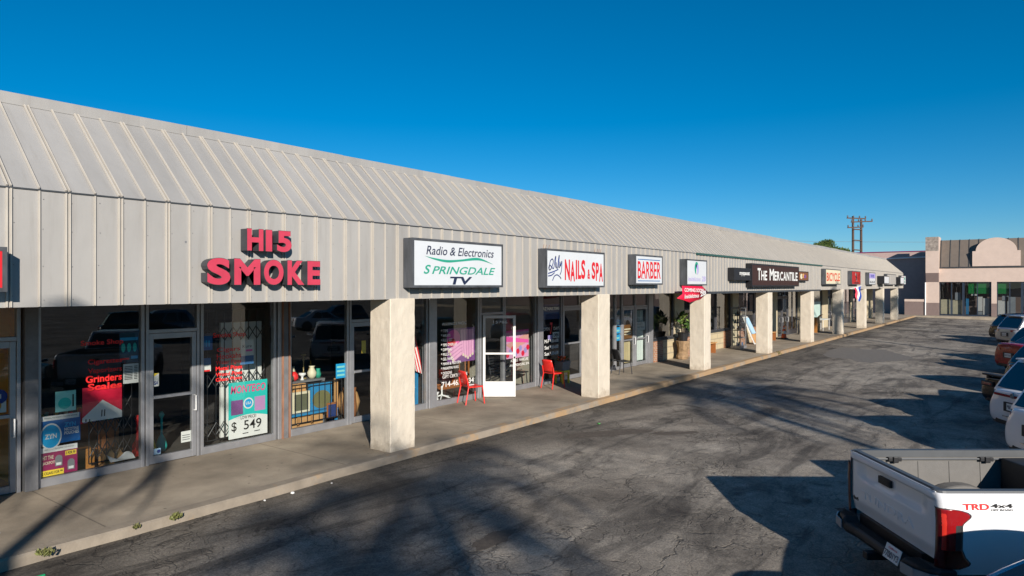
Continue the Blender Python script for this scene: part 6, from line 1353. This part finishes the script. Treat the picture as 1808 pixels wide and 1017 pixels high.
t = thing('round_tree', 'round dark green tree showing above the metal roof', 'tree', (113, 24.2, -.1)); q = MB()
q.tube([(113, 24.2, -.1), (113.1, 24.2, 3), (113, 24.3, 5.5)], [.35, .28, .2], 10)
for i in range(7): a_ = i * .9; q.tube([(113, 24.3, 5), (113 + 1.2 * math.cos(a_), 24.3 + 1.2 * math.sin(a_), 7), (113 + 2.2 * math.cos(a_), 24.3 + 2.2 * math.sin(a_), 8.6)], [.14, .08, .03], 6)
q.build('trunk', 'bark', t); rr = random.Random(11); q = MB()
for i in range(52):
    a_ = i * 2.4; el = math.asin(-.25 + 1.2 * ((i * .618) % 1.0)); rad = rr.uniform(1.75, 2.15); c_ = (113 + rad * math.cos(a_) * math.cos(el), 24.3 + 1.05 * rad * math.sin(a_) * math.cos(el), 7.75 + .95 * rad * math.sin(el)); leafy(190, c_, .85, .24, 100 + i, .8, (0, 0, 1), q)
M['tree_leaf'] = leaf_mat('tree_leaf', (0.065, 0.11, 0.022), (0.025, 0.05, 0.012)); M['tree_leaf_light'] = leaf_mat('tree_leaf_light', (0.13, 0.16, 0.035), (0.06, 0.09, 0.02))
q.build('crown', ['tree_leaf', 'tree_leaf_light'], t)
M['pole_wood'] = mat('pole_wood', (0.10, 0.062, 0.045), .9, var=.3, scale=3)
def pole(label, x, y, ztop, arms):
    t = thing('utility_pole', label, 'utility pole', (x, y, -.1)); q = MB(); q.tube([(x, y, -.1), (x, y, ztop)], [.24, .17], 10); q.build('pole', 'pole_wood', t)
    for (z, a0, a1, tilt) in arms:
        q = MB(); A = Vector((x, y, z)) + RT * a0 - FW * .2; B = Vector((x, y, z + tilt)) + RT * a1 - FW * .2; up = Vector((0, 0, .09)); q.prism([A - up, B - up, B + up, A + up], tuple(FW * .14)); ar = q.build('crossarm', 'pole_wood', t); n_ = 4
        for i in range(n_):
            p = A.lerp(B, .03 + .94 * i / (n_ - 1)) + up; iq = MB(); iq.lathe([(.05, 0), (.14, .08), (.07, .16), (.13, .24), (.04, .34)], tuple(p), 8); iq.build('insulator', 'pier_grey', ar)
    q = MB(); q.tube([(x - FW.x * .3, y - FW.y * .3, ztop - 2.1), (x - FW.x * .3, y - FW.y * .3, ztop - 1.5)], .16, 8) ; return t
P1 = (120.8, 22.5); P2 = (121.6, 21.45)
pole('left wooden utility pole with the higher crossarm', *P1, 14.15, [(13.85, -1.05, 2.0, -.1), (12.3, -.95, 1.6, .1)]); t = pole('right wooden utility pole of the pair, slightly shorter', *P2, 13.65, [(13.2, -1.7, 1.75, .12)])
q = MB()
for z in (12.05, 10.3, 8.75): A = Vector((*P1, z)); B = Vector((*P2, z - .12)); q.tube([A - FW * .3 - RT * .3, B - FW * .3], .10, 6)
q.build('brace', 'pole_wood', t)
for i, (dz, lab) in enumerate(((10.35, 'lower'),)):
    q = MB(); A = Vector((*P2, dz)); n_ = 14; pts = []
    for j in range(n_ + 1): u = j / n_; p = A - RT * 22 + RT * 74 * u; pts.append((p.x, p.y, dz + .5 * u - 1.2 * math.sin(math.pi * u) * .5))
    q.tube(pts, .022, 5); tag(q.build('power_line', 'pier_grey', origin=(A.x, A.y, dz)), 'thin sagging power line crossing the sky behind the pink store', 'power line')

# repeats share a group
GROUPS = dict(box_sign='sign boxes along the canopy', window_poster='posters in the shop windows', parked_car='cars parked in the lot', metal_chair='chairs on the walkway', weed_clump='weeds along the kerb', cardboard_box='cardboard boxes in the windows',
              wooden_box='small wooden boxes in the second hand window', storage_box='boxes on the blue shelf', water_pipe='glass water pipes', wooden_bench='benches on the walkway', utility_pole='utility poles')
for o in list(C.objects):
    if o.parent is None and 'label' in o.keys() and 'group' not in o.keys():
        gk = GROUPS.get(o.name.split('.')[0])
        if gk: o['group'] = gk
